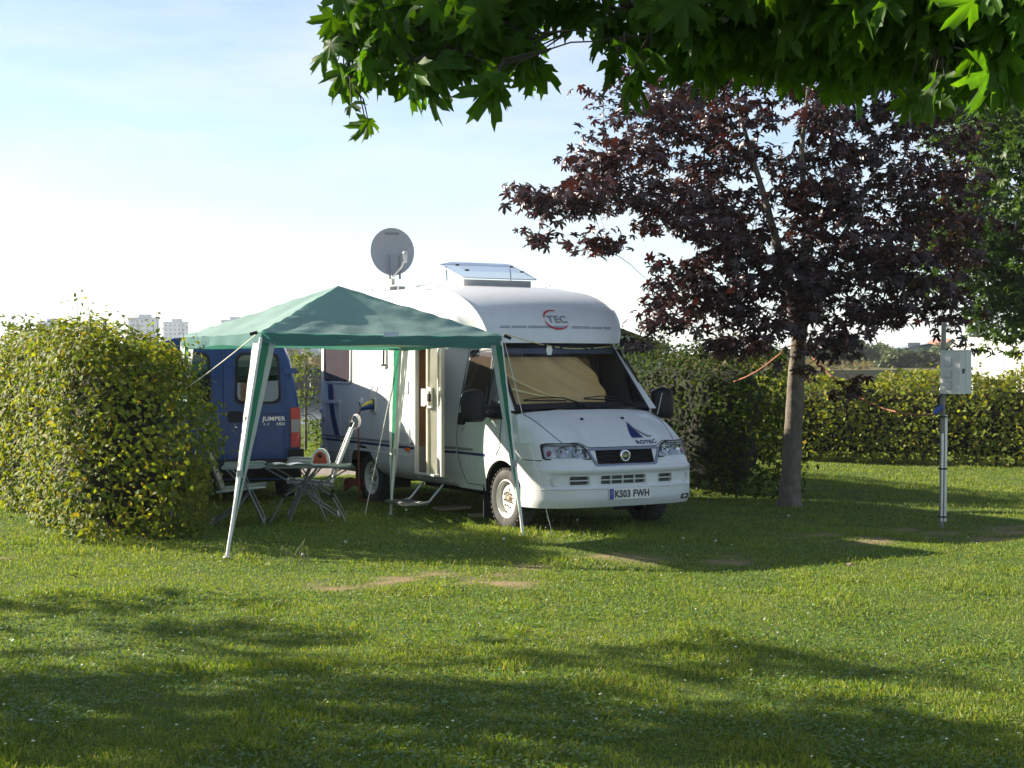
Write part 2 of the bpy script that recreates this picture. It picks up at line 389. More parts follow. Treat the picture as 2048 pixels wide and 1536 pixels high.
# ------------------------------------------------------------------ motorhome
TH = math.radians(30.16)
MHX, MHY = .7565, 16.97
MH = empty('motorhome', (MHX, MHY, 0), TH, label='white low-profile motorhome with number plate KS03 FWH parked beside the gazebo', cat='motorhome')
WC = [(.26, .90), (.32, .95), (.45, .985), (.6, 1.0), (.8, 1.01), (1.0, 1.005), (1.25, .975), (1.4, .945), (1.98, .82)]
def wc(z): return interp(z, WC)
WHB = [(.36, .90), (.40, .97), (.46, 1.02), (.55, 1.05), (.8, 1.075), (1.2, 1.08), (2.0, 1.075), (2.3, 1.06), (2.45, 1.035), (2.54, 1.0), (2.60, .95), (2.645, .88), (2.67, .78)]
def whab(z): return interp(z, WHB)
def wside(y, z):
    if y < .95: return wc(z)
    t = sstep(.95, 1.28, y); r = 1 - .05 * sstep(4.55, 4.82, y) ** 2
    return lerp(wc(min(z, 1.98)), whab(z), t) * r
def yF(w, z):
    e = (1 - min(1, abs(w) / 1.003) ** 3.4) ** (1 / 3.4); y = -.40 - .54 * e
    if z < .34: y += .9 * (.34 - z) ** 1.2
    band = sstep(.455, .485, z) * (1 - sstep(.595, .63, z)) * (1 - sstep(.84, .93, abs(w)))
    y += .032 * band
    if z > .665: y += .03 * sstep(.665, .685, z) + .38 * (z - .665)
    return y
def zE(w): return .878 + .052 * sstep(.42, .54, abs(w)) - .03 * max(0, abs(w) - .85)
# body: fascia, bonnet, wings and doors, screen pillars, overcab and living box in one skin
WS_B, WS_T = 1.27, 1.965
def wscreen(t, s, off=0.0):
    return (t * lerp(.875, .79, s), lerp(-.16, .47, s) + .10 * t * t - off * .75, lerp(WS_B - .02 * t * t, WS_T, s) + off * .66)
def bonnet(t, s, off=0.0):
    we = lerp(1.0, .875, s ** 1.3) * t
    y0 = yF(t * 1.0, zE(t)); z0 = zE(t)
    _, y1, z1 = wscreen(t, 0); y1 -= .03; z1 -= .015
    z = lerp(z0, z1, s) + .045 * math.sin(PI * s) - .05 * abs(t) ** 6 * (1 - .5 * s)
    return (we, lerp(y0, y1, s), z + off)
body = MB()
ws = [math.copysign(abs(q) ** .8, q) for q in lins(-1, 1, 61)]
VENTS = [(-.70, .485, -.455, .60), (-.345, .485, .245, .60), (.39, .485, .60, .60)]
def in_grille(w, z):
    if .69 < z < .865: 
        hw = lerp(.385, .48, (z - .69) / .175)
        return abs(w) < hw - .02
    return False
zrows = [.26, .28, .30, .33, .36, .40, .44, .455, .47, .485, .5, .54, .58, .60, .615, .63, .65, .665, .685, .69, .72, .76, .775, .80, .84, .865, .9, .96, 1.0]
def fas(w, z):
    zz = z if z <= .865 else lerp(.865, zE(w), (z - .865) / .135)
    return (w, yF(w, zz), zz)
wcols = sorted(set([round(q, 4) for q in lins(-1.0, 1.0, 49)] + [-1.003, 1.003, -1.0024, 1.0024, -.99, .99] + [-.70, -.455, -.345, .245, .39, .60, .36, -.36, .47, -.47, .90, -.90, .56, -.56]))
body.grid(fas, wcols, zrows, skip=lambda w, z: any(a < w < c and b < z < d for a, b, c, d in VENTS) or (.69 < z < .865 and abs(w) < .36) or (.56 < abs(w) < .90 and .775 < z < .96) or (.47 < abs(w) < .57 and .775 < z < .865))
body.grid(lambda t, s: bonnet(t, s), lins(-1, 1, 41), lins(0, 1, 14))
edge = [bonnet(1, s) for s in lins(0, 1, 14)]
etab_z = [(p[1], p[2]) for p in edge]; etab_w = [(p[1], p[0]) for p in edge]
def arch(y): return .31 + math.sqrt(max(0, .41 ** 2 - y * y)) if abs(y) < .41 else 0
def side_top(y): return interp(y, etab_z) if y < -.06 else lerp(edge[-1][2], 1.25, sstep(-.06, .0, y))
def side_pt(y, v):
    zb = max(.36 if y > 0 else .26, arch(y)); zt = side_top(y); z = lerp(zb, zt, v); w = wc(z)
    if y < .04: w = lerp(w, min(w, interp(y, etab_w) if y < -.06 else lerp(edge[-1][0], .975, sstep(-.06, .04, y))), v ** 3)
    if y < -.35: w = min(w, lerp(1.0, w, .5))
    return w, y, z
ys = lins(-.405, -.36, 3) + lins(-.34, .40, 26) + [.405, .42, .46, .55, .7, .85, .95]
for sg in (-1, 1):
    body.grid(lambda y, v: (lambda p: (sg * p[0], p[1], p[2]))(side_pt(y, v)), ys, lins(0, 1, 12))
    # greenhouse above the belt line
    def gh(u, z):
        ya = -.06 + (z - 1.25) * .885; return (sg * wc(z), lerp(ya, .95, u), z)
    body.grid(gh, lins(0, 1, 10), lins(1.25, 1.985, 7))
    # screen pillar strip
    def pil(s, u):
        a = Vector(wscreen(sg, s)); z = lerp(1.25, 1.985, s); b = Vector((sg * wc(z), -.06 + (z - 1.25) * .885, z)); return a.lerp(b, u)
    body.grid(pil, lins(0, 1, 8), lins(0, 1, 3))
# overcab nose
def ovc(ph): return .52 + 1.43 * (1 - math.cos(ph)), 1.985 + .665 * math.sin(ph) ** .92
def ovw(ph): return lerp(.845, .985, math.sin(ph) ** .8)
phs = lins(0, PI / 2, 20)
def nose(ph, t):
    y, z = ovc(ph); w = ovw(ph) * t
    return (w, y - .07 * math.cos(ph) * (1 - t * t), z + .035 * math.sin(ph) * (1 - abs(t) ** 2.5))
body.grid(nose, phs, lins(-1, 1, 17))
for sg in (-1, 1):
    def oside(ph, u):
        y, z = ovc(ph); a = Vector((sg * ovw(ph), y, z)); zb = z
        b = Vector((sg * (whab(zb)), 1.95, z)); p = a.lerp(b, u)
        t = min(1, max(0, (p.y - y) / .55)); p.x = sg * lerp(ovw(ph), wside(max(.95, min(1.95, p.y + .2)), z), sstep(0, 1, t)); return p
    body.grid(oside, phs, lins(0, 1, 12))
body.grid(lambda y, t: (lerp(.80, 1.0, sstep(.5, 1.3, y)) * t, y, 1.983), [.46, .7, .95, 1.3], [-1, -.4, .4, 1])
# living box
zl = [.36, .40, .46, .55, .68, .8, 1.0, 1.2, 1.5, 1.75, 1.985, 2.2, 2.3, 2.4, 2.45, 2.5, 2.54, 2.57, 2.60, 2.625, 2.645, 2.67]
yl = [.95, 1.0, 1.05, 1.1, 1.16, 1.22, 1.30, 1.45, 1.6, 1.75, 1.93, 1.95, 2.3, 2.7, 3.0, 3.06, 3.12, 3.2, 3.3, 3.4, 3.5, 3.6, 3.7, 3.78, 3.84, 3.9, 4.2, 4.5, 4.62, 4.7, 4.76, 4.8, 4.82]
def rarch(y): return .31 + math.sqrt(max(0, .42 ** 2 - (y - 3.45) ** 2)) if abs(y - 3.45) < .42 else 0
for sg in (-1, 1):
    def hab(y, z):
        z = max(z, rarch(y)); return (sg * wside(y, z), y, z)
    def hskip(y, z):
        return (y < 1.95 and z > 1.985) or (sg < 0 and 1.30 < y < 1.93 and .46 < z < 1.985)
    body.grid(hab, yl, zl, skip=hskip)
rw = whab(2.67)
body.grid(lambda y, t: (rw * t * (1 - .05 * sstep(4.55, 4.82, y) ** 2), y, 2.67 + .03 * (1 - t * t)), [1.95] + yl[12:], lins(-1, 1, 7))
body.grid(lambda t, z: (t * wside(4.82, z), 4.82 + .03 * (1 - t * t), z), lins(-1, 1, 9), zl)
body.build('body', WHITE, MH)
# underside
m = MB(); m.box((0, 2.85, .40), (1.76, 3.9, .10)); m.box((0, .15, .42), (1.2, 1.5, .16)); m.box((0, 2.2, .30), (.12, 3.6, .12)); m.box((-.55, 1.4, .31), (.1, 2.4, .1)); m.box((.55, 1.4, .31), (.1, 2.4, .1))
m.box((0, 3.45, .31), (1.7, .12, .12)); m.box((.1, 2.6, .28), (.5, .7, .2))
m.build('chassis', DARK, MH)
for y0 in (0, 3.45):
    for sg in (-1, 1):
        m = MB(); m.grid(lambda a, x: (sg * x, y0 + .425 * math.cos(a), .31 + .425 * math.sin(a)), lins(-.25, PI + .25, 18), [.58, .955])
        m.grid(lambda a, r: (sg * .58, y0 + r * math.cos(a), .31 + r * math.sin(a)), lins(-.25, PI + .25, 18), [0.02, .425]); m.build('wheel_arch_liner', DARK, MH)
# wheels
def wheel(parent, x, y, z, sg, R=.33, rim=STEEL, rear=False):
    w = MB(); k = R / .33
    prof = [(.205, .085), (.235, .098), (.27, .102), (.305, .095), (.322, .08), (.33, .05), (.331, 0), (.33, -.05), (.322, -.08), (.29, -.1), (.205, -.09)]
    w.lathe([(r * k, x + sg * h) for r, h in prof], (0, y, z), 'x', 40)
    for a in range(36):                      # shoulder blocks of the tread
        an = 2 * PI * a / 36; c = Vector((x + sg * .075, y + .325 * k * math.cos(an), z + .325 * k * math.sin(an)))
        w.box(c, (.045, .03, .016), rx=an + PI / 2)
    t = w.build('wheel', RUBBER, parent)
    r = MB(); d = -.03 if not rear else -.08
    r.lathe([(.207 * k, x + sg * .088), (.197 * k, x + sg * .094), (.188 * k, x + sg * .07), (.178 * k, x + sg * .03), (.165 * k, x + sg * (.02)), (.150 * k, x + sg * .045), (.12 * k, x + sg * .06), (.075 * k, x + sg * .055), (.06 * k, x + sg * .035), (.0, x + sg * .035)], (0, y, z), 'x', 40)
    ro = r.build('rim', rim, t)
    h = MB()
    for a in range(10):
        an = 2 * PI * a / 10 + .2; c = (x + sg * .034, y + .158 * k * math.cos(an), z + .158 * k * math.sin(an))
        h.lathe([(.017, 0), (.0, .004 * sg)], c, 'x', 10)
    for a in range(5):
        an = 2 * PI * a / 5 + .5; c = (x + sg * .0605, y + .10 * k * math.cos(an), z + .10 * k * math.sin(an))
        h.lathe([(.015, 0), (.0, .003 * sg)], c, 'x', 8)
    tag(h.build('rim_hole', DARK, t), kind='stuff')
    b = MB()
    for a in range(5):
        an = 2 * PI * a / 5 + 1.1; c = (x + sg * .055, y + .075 * k * math.cos(an), z + .075 * k * math.sin(an))
        b.lathe([(.011, 0), (.011, .022 * sg), (.0, .024 * sg)], c, 'x', 6)
    tag(b.build('wheel_bolts', mat('rust_brown_hub', (.26, .19, .13), .7), t), kind='stuff'); b = MB()
    b.lathe([(.03, 0), (.03, .024 * sg), (.022, .03 * sg), (0, .032 * sg)], (x + sg * .03, y, z), 'x', 16)
    b.build('hub_cap', mat('rust_brown_hub', (.26, .19, .13), .7), t)
    return t
for sg in (-1, 1):
    wheel(MH, sg * .86, 0, .305, sg); wheel(MH, sg * .84, 3.45, .305, sg, rear=True)
# mud flap behind the front wheel
for x_ in (-.86, .86):
    m = MB(); m.box((x_, .44, .28), (.24, .015, .42)); m.build('mud_flap', BLACKP, MH)
# glazing in front: dark cab, blinds, dashboard, seats
m = MB(); m.box((0, .55, 1.05), (1.62, .9, .04)); m.box((0, 1.5, 1.5), (1.6, .03, 1.0)); m.build('cab_interior', mat('dark_cab_interior', (.02, .02, .022), .8), MH)
m = MB(); m.grid(lambda t, s: (t * .84, lerp(-.02, .5, s) + .08 * t * t, 1.20 + .05 * math.sin(s * PI) + .02 * math.cos(t * 9)), lins(-1, 1, 15), lins(0, 1, 6)); m.build('dashboard', mat('dashboard_grey', (.05, .05, .06), .7), MH)
# tan blind: one sheet drawn across, slumped folds low on the left, second sheet behind
m = MB()
def blind(t, s):
    x, y, z = wscreen(t, s, -.06); fold = .022 * math.sin(t * 7 + s * 2) + .016 * math.sin(s * 19 + t * 13) * (1 - s) + .02 * math.sin((t + 1.2) * (s + .4) * 14)
    return (x * .97, y + .05 + fold, z)
def blow(t): return .12 + .25 * sstep(-.2, .9, t) * 0 + (.18 * sstep(.05, .55, t)) 
m.grid(lambda t, q: (lambda s_: blind(lerp(-.98, .16 + .34 * math.sin(PI * min(1, .18 + s_ * .75)), (t + .98) / 1.38), s_))(lerp(.10, .86, q)), lins(-.98, .40, 44), lins(0, 1, 30)); m.build('windscreen_blind', CURT, MH)
m = MB(); m.grid(lambda t, q: (lambda p: (p[0], p[1] + .10, p[2]))(blind(t, lerp(.10 + .5 * abs(t - .15) ** 1.5, .84, q))), lins(-.25, .58, 16), lins(0, 1, 10)); m.build('windscreen_blind', mat('darker_tan_cloth', (.22, .12, .045), .9), MH)
for k, (a, b) in enumerate((((-.97, .60), (-.10, .16)), ((-.97, .36), (.0, .13)))):
    m = MB(); pts = []
    for q in lins(0, 1, 12):
        t = lerp(a[0], b[0], q); s = lerp(a[1], b[1], q) - .10 * math.sin(PI * q) * (1 - k * .6)
        x, y, z = wscreen(t, s, -.03); pts.append((x, y + .03, z))
    m.tube(pts, [.020 * (1 - .7 * q) for q in lins(0, 1, 12)], 6); m.build('blind_fold', mat('pale_yellow_cloth', (.80, .62, .28), .8), MH)
m = MB(); m.grid(lambda t, s: wscreen(t, s, .004), lins(-1, 1, 17), lins(0, 1, 9)); m.build('windscreen', GLASS, MH)
m = MB()   # black band round the screen
m.grid(lambda t, s: wscreen(t, s, .007), lins(-1, 1, 17), lins(0, .085, 3)); m.grid(lambda t, s: wscreen(t, s, .007), lins(-1, 1, 17), lins(.955, 1.0, 3))
for sg in (-1, 1): m.grid(lambda t, s: wscreen(sg * t, s, .007), [.955, 1.0], lins(.085, .955, 8))
m.build('windscreen_surround', BLACKP, MH)
m = MB(); m.grid(lambda t, s: wscreen(t, s, -.012), lins(-.95, .95, 9), lins(.87, .955, 3)); m.build('sun_visor', mat('blue_grey_visor', (.07, .085, .12), .7), MH)
# wipers
for t0, t1 in ((-.05, -.86), (.72, -.02)):
    m = MB(); P = [wscreen(t0, .02, .03), wscreen(lerp(t0, t1, .35), .13, .035), wscreen(lerp(t0, t1, .62), .155, .03), wscreen(t1, .135, .02)]
    m.tube(P, [.012, .009, .007, .005], 6); m.tube([wscreen(lerp(t0, t1, .3), .10, .02), wscreen(t1, .125, .018)], .008, 5)
    m.lathe([(.02, 0), (.02, .03), (.0, .035)], (P[0][0], P[0][1] - .01, P[0][2] - .02), 'z', 10); m.build('wiper', BLACKP, MH)
for t in (-.28, .28):
    m = MB(); p = bonnet(t, .62, .0); m.box((p[0], p[1], p[2] + .012), (.02, .035, .022)); m.build('washer_jet', BLACKP, MH)
# bonnet and door seams
def seam(pts, name='panel_seam', r=.004, parent=MH): m = MB(); m.tube(pts, r, 5); return m.build(name, SEAM, parent)
seam([bonnet(lerp(-.70, -.93, s ** .8), s, .001) for s in lins(0.02, .97, 12)]); seam([bonnet(lerp(.70, .93, s ** .8), s, .001) for s in lins(0.02, .97, 12)])
seam([fas(w, .999) for w in lins(-.62, .62, 30)], r=.005)
for sg in (-1, 1):
    S = lambda y, z, o=.001: (sg * (wside(y, z) + o), y, z)
    seam([S(1.0, z) for z in lins(1.95, .95, 10)] + [S(lerp(1.0, .80, q ** 2), lerp(.9, .42, q)) for q in lins(0, 1, 8)] + [S(y, .42) for y in lins(.75, .46, 5)])
    seam([S(.03, z) for z in lins(1.22, .86, 6)] + [S(lerp(.05, .12, q), lerp(.84, .76, q)) for q in lins(0, 1, 3)])
    seam([fas(sg * w, .752) for w in (1.0024, .995, .98, .95, .92)], r=.005)
# stripes along the side, both sides
for sg in (-1, 1):
    S = lambda y, z, o: (sg * (wside(y, z) + o), y, z)
    for name, z0, z1, mt, y0 in (('side_stripe', .742, .772, NAVY, .36), ('side_stripe', .79, .818, GREYD, .62)):
        for a, b in ((y0, .99), (1.01, 1.285), (1.935, 4.80)):
            m = MB(); m.grid(lambda y, z: S(y, z, .004), lins(a, b, max(3, int((b - a) / .12) + 2)), [z0, z1]); m.build(name, mt, MH)
    m = MB(); m.grid(lambda y, z: S(y, z, .006), lins(2.0, 4.15, 16), [.655, .66, .685, .69]); m.build('rubbing_strip', mat('white_trim', (.72, .73, .72), .4), MH)
    # sweeping sail decal near the rear
    m = MB(); m.grid(lambda q, u: (lambda z: S(lerp(4.47, 4.36, u) - .24 * (1 - (z - .78) / .72) ** 2 * 1.0 - u * .05, z, .003))(lerp(.78, 1.48, q)) , lins(0, 1, 14), [0, 1], smooth=False)
    m.build('sail_decal', NAVY, MH)
    m = MB(); m.grid(lambda q, u: (lambda z: S(4.30 - .75 * (1 - (z - .82) / .62) ** 2.2 - .02 * u, z - .012 * u, .003))(lerp(.82, 1.44, q)), lins(0, 1, 16), [0, 1], smooth=False); m.build('swoosh_decal', REDD, MH)
    m = MB(); m.grid(lambda q, u: (lambda z: S(4.25 - .85 * (1 - (z - .80) / .62) ** 2.2 - .03 * u, z - .02 * u, .0034))(lerp(.80, 1.42, q)), lins(0, 1, 16), [0, 1], smooth=False); m.build('swoosh_decal', mat('pale_grey_decal', (.55, .57, .6), .4), MH)
    # pale fin on the side of the nose
    m = MB(); m.add([S(1.62, 2.32, .01), S(1.30, 2.06, .015), S(1.42, 2.06, .012)], [(0, 1, 2)]); m.build('fin_decal', mat('pale_blue_decal', (.40, .47, .60), .4), MH)
# windows of the living box (camera side and far side)
def side_window(y0, z0, y1, z1, sg, name='window', pane=None, back=(.45, .42, .38), r=.05):
    fn = lambda u, v, d: (sg * (whab(v) + d), u, v)
    t = MB(); out = rrect(y0, z0, y1, z1, r); inn = inset(out, .022); t.ring(out, inn, fn, -.01, .022); fr = t.build(name, mat('window_frame_cream', (.66, .66, .62), .45), MH)
    p = MB(); p.prism(inset(out, .018), fn, .012, .018); p.build('pane', pane or glassmat('smoked_acrylic', (.62, .60, .62), base=.0), fr)
    c = MB(); c.grid(lambda u, v: (sg * (whab(v) + .004 + .003 * math.sin(u * 60 + 3 * math.sin(v * 5))), u, v), lins(y0 + .02, y1 - .02, 40), lins(z0 + .02, z1 - .02, 6)); c.build('curtain', mat('grey_pleated_blind', back, .8), fr)
    for yy in (lerp(y0, y1, .2), lerp(y0, y1, .8)):
        k = MB(); k.box((sg * (whab(z0) + .022), yy, z0 + .035), (.02, .05, .02)); k.build('window_catch', BLACKP, fr)
    return fr
for sg in (-1, 1):
    side_window(3.72, 1.50, 4.59, 2.12, sg)
side_window(2.68, 1.70, 2.78, 2.12, -1, r=.03); side_window(2.33, 1.70, 2.50, 2.15, -1, back=(.25, .24, .24)); side_window(2.2, 1.45, 3.1, 2.1, 1)
# locker door, filler cap, mains inlet, vents, marker lamp
S = lambda u, v, d: (-(wside(u, v) + d), u, v)
lk = MB(); o1 = rrect(4.07, .60, 4.58, 1.255, .04); lk.ring(o1, inset(o1, .016), S, -.004, .012); lo = lk.build('locker_door', WHITE, MH)
m = MB(); m.prism(rrect(4.05, 1.235, 4.60, 1.275, .01), S, .0, .022); m.build('rain_strip', WHITE, lo)
m = MB(); m.prism(rrect(4.56, .98, 4.63, 1.05, .015), S, .0, .03); m.build('locker_lock', GREYP, lo)
m = MB(); m.lathe([(.075, 0), (.075, -.012), (.06, -.02), (.03, -.022), (.028, -.03), (0, -.03)], (-(wside(3.40, 1.25)), 3.40, 1.25), 'x', 22); fc = m.build('filler_cap', LGREY, MH)
m = MB(); m.lathe([(.02, 0), (.02, -.004), (0, -.004)], (-(wside(3.40, 1.25) + .03), 3.40, 1.25), 'x', 12); m.build('cap_lock', DARK, fc)
m = MB(); o1 = rrect(2.97, 1.14, 3.12, 1.33, .03); m.ring(o1, inset(o1, .014), S, -.004, .02); mi = m.build('mains_inlet', LGREY, MH)
m = MB(); m.prism(inset(o1, .012), S, -.002, .003); m.build('socket_recess', GREYP, mi)
m = MB(); m.tube([(-1.09, 3.05, 1.27), (-1.13, 3.08, 1.26), (-1.20, 3.13, 1.21)], [.035, .034, .022], 10); m.build('inlet_plug', mat('yellow_plug', (.62, .52, .05), .5), mi)
m = MB(); m.tube([(-1.09, 3.05, 1.235), (-1.12, 3.07, 1.225), (-1.21, 3.14, 1.195)], [.04, .038, .028], 10); m.build('inlet_plug', mat('blue_plug', (.015, .05, .22), .5), mi)
m = MB(); m.box((-1.12, 3.03, 1.40), (.015, .012, .20), rx=.35); m.build('inlet_flap', LGREY, mi)
def louvre(y0, z0, y1, z1, n, name):
    o = MB(); out = rrect(y0, z0, y1, z1, .015); o.ring(out, inset(out, .012), S, -.003, .012); v = o.build(name, WHITE, MH)
    b = MB(); b.prism(inset(out, .01), S, -.002, .003); b.build('vent_back', GREYD, v)
    for k in range(n):
        z = lerp(z0 + .015, z1 - .015, (k + .5) / n); q = MB(); h = (z1 - z0 - .03) / n * .40
        q.add([S(y0 + .012, z + h, .004), S(y1 - .012, z + h, .004), S(y1 - .012, z - h, .018), S(y0 + .012, z - h, .018)], [(0, 1, 2, 3)])
        q.build('vent_slat', WHITE, v)
louvre(2.05, .785, 2.45, .98, 10, 'fridge_vent'); louvre(2.08, 1.40, 2.36, 1.55, 6, 'fridge_vent')
m = MB(); m.prism(rrect(2.07, .715, 2.17, .755, .02), S, .0, .025); m.build('side_marker', ORANGE, MH)
for y_ in (2.55, 3.0):
    m = MB(); m.prism(rrect(y_, .50, y_ + .03, .53, .01), S, .0, .02); m.build('skirt_catch', GREYP, MH)
for z in (.62, .93, 1.12):
    m = MB(); m.lathe([(.05, 0), (.05, .03), (.04, .05), (0, .055)], (-.98, 4.84, z), 'y', 14); m.build('rear_lamp', mat('lamp_glass_blue_grey', (.45, .5, .58), .2), MH)
# habitation doorway: interior, fly screen, leaf swung against the cab
m = MB(); m.box((-.45, 2.02, 1.42), (1.12, .03, 1.30)); m.build('interior_panel', WOOD, MH)
m = MB(); m.box((-.45, 2.015, .61), (1.12, .03, .33)); m.box((-.5, 1.6, .43), (1.0, .8, .05)); m.build('step_well', mat('grey_interior', (.35, .36, .37), .7), MH)
m = MB(); m.box((-.1, 1.6, 1.4), (.03, 1.0, 1.9)); m.build('interior_wall', mat('beige_interior', (.4, .34, .25), .8), MH)
m = MB()
for y, dy in ((1.925, .03),): m.box((-1.055, y, 1.22), (.05, dy, 1.5))
m.box((-1.045, 1.61, .468), (.06, .62, .02)); m.build('door_frame', mat('grey_white_frame', (.55, .56, .56), .5), MH)
m = MB(); m.box((-.99, 1.99, 1.37), (.02, .012, .30)); m.build('strike_plate', mat('brushed_brown_plate', (.10, .085, .07), .4, .4), MH)
m = MB(); m.grid(lambda y, z: (-1.015 - .010 * (int(round((y - 1.3) / .019)) % 2) - .006 * math.sin(z * 4 + y * 5), y, z), [1.3 + .019 * k for k in range(20)], lins(.47, 1.98, 14), smooth=False); fs_ = m.build('fly_screen', clothmat('cream_fly_screen', (.60, .58, .48), (.5, .48, .38), .2), MH)
m = MB(); m.box((-1.03, 1.68, 1.225), (.03, .03, 1.50)); m.build('screen_frame', CREAM, fs_)
m = MB(); m.box((-1.06, 1.70, 1.36), (.05, .09, .20)); m.box((-1.05, 1.60, 1.36), (.03, .10, .24)); m.build('screen_handle', mat('white_handle', (.78, .78, .76), .35), fs_)
m = MB(); m.box((-1.075, 1.60, 1.36), (.02, .07, .16)); m.build('handle_recess', CREAM, fs_)
m = MB(); m.box((-1.082, 1.55, 1.36), (.03, .04, .09)); m.build('screen_latch', BLACKP, fs_)
AD = math.radians(158)
def leaf_pt(q, z, th): 
    w = -(1.085) - 0.50 * q * math.sin(AD); y = 1.275 + 0.50 * q * math.cos(AD)
    return (w - math.cos(AD) * -th, y - math.sin(AD) * th, z)
dm = MB(); dm.prism([(0, .50), (1, .50), (1, 1.96), (0, 1.96)], lambda u, v, d: leaf_pt(u, v + .0, d), 0, .045); dl = dm.build('entrance_door', WHITE, MH)
dm = MB(); dm.prism([(1.0, .50), (1.012, .50), (1.012, 1.96), (1.0, 1.96)], lambda u, v, d: leaf_pt(u, v, d), -.004, .049); dm.build('door_edge', CREAM, dl)
dm = MB(); dm.prism([(.02, .50), (.04, .50), (.04, 1.96), (.02, 1.96)], lambda u, v, d: leaf_pt(u, v, d), -.003, .012); dm.build('door_seal', BLACKP, dl)
dm = MB(); dm.prism(rrect(.2, 1.25, .8, 1.85, .08), lambda u, v, d: leaf_pt(u, v, d), -.004, .049); dm.build('door_window', GLASSD, dl)
# fold-out step
m = MB(); m.box((-1.33, 1.64, .155), (.30, .52, .028)); st = m.build('step', ALU, MH)
for k in range(7): 
    m = MB(); m.box((-1.205 - k * .04, 1.64, .172), (.012, .50, .008)); m.build('step_rib', ALU, st)
for y in (1.39, 1.89):
    m = MB(); m.tube([(-1.30, y, .15), (-1.16, y, .17), (-.98, y, .36)], .016, 8, flat=1.0); m.build('step_arm', ALU, st)
# cab doors: windows, quarter lights, handle, mirror, repeater
for sg in (-1, 1):
    G = lambda u, v, d: (sg * (wc(v) + d), u, v)
    P = roundpoly([(.99, 1.30), (.98, 1.88), (.50, 1.905), (.46, 1.86), (.40, 1.30)], .07)
    m = MB(); m.ring([(u + (.02 if u > .7 else -.02), v + (.02 if v > 1.6 else -.02)) for u, v in P], P, G, -.012, .010); gk = m.build('cab_window', BLACKP, MH)
    m = MB(); m.prism(P, G, -.005, .006); m.build('pane', GLASSD, gk)
    m = MB(); m.grid(lambda u, v: G(lerp(.44, .97, u), v, .002 + .002 * math.sin(u * 40)), lins(0, 1, 20), lins(1.32, 1.88, 5)); m.build('cab_curtain', mat('dark_tan_curtain', (.17, .11, .055), .9), gk)
    Q = roundpoly([(.36, 1.24), (.395, 1.80), (.36, 1.80), (.02, 1.26), (.03, 1.20)], .03)
    m = MB(); m.ring([(u + (.012 if u > .3 else -.014), v + (.012 if v > 1.5 else -.012)) for u, v in Q], Q, G, -.012, .009); qk = m.build('quarter_light', BLACKP, MH)
    m = MB(); m.prism(Q, G, -.005, .005); m.build('pane', glassmat('pale_glass', (.3, .34, .36), base=.22), qk)
    m = MB(); m.prism(rrect(.83, 1.07, .985, 1.205, .03), lambda u, v, d: (sg * (wside(u, v) + d), u, v), -.002, .018); hd = m.build('door_handle', BLACKP, MH)
    m = MB(); m.lathe([(.014, 0), (.014, sg * .006), (0, sg * .006)], (sg * (wside(.88, 1.02)), .88, 1.02), 'x', 10); m.build('door_lock', GREYP, hd)
    m = MB()
    def mir(a, h):
        prof = interp(h, [(0, .03), (.04, .55), (.2, .92), (.5, 1.0), (.85, 1.0), (.97, .9), (1, .75)])
        return (sg * (1.24 + .15 * prof * math.cos(a)), .20 + .085 * prof * math.sin(a) * (1.2 if math.sin(a) < 0 else .5), 1.13 + .36 * (1 - h))
    m.grid(mir, lins(0, 2 * PI, 22), lins(0, 1, 12)); m.add([mir(a, 1) for a in lins(0, 2 * PI, 22)[:-1]], [tuple(range(21))]); mo = m.build('door_mirror', BLACKP, MH)
    m = MB(); m.prism(rrect(1.12, 1.17, 1.36, 1.46, .06), lambda u, v, d: (sg * u, .20 + d, v), .045, .052); m.build('mirror_glass', CHROME, mo)
    m = MB(); m.box((sg * 1.05, .16, 1.20), (.20, .06, .05)); m.box((sg * 1.05, .16, 1.28), (.20, .05, .04)); m.prism([(-.02, 1.16), (.30, 1.16), (.26, 1.36), (.05, 1.30)], lambda u, v, d: (sg * (wc(v) + d), u, v), .008, .03); m.build('mirror_arm', BLACKP, mo)
    m = MB(); m.prism(rrect(-.10, 1.03, -.045, 1.10, .02), lambda u, v, d: (sg * (side_pt(u, .85)[0] - .005 + d), u, v), -.01, .022); m.build('indicator', ORANGE, MH)
# aerial on the far door pillar
m = MB(); m.tube([(1.02, -.02, 1.18), (1.10, .0, 1.42)], [.006, .004], 6); m.build('aerial', mat('pale_rod', (.55, .55, .5), .5), MH)
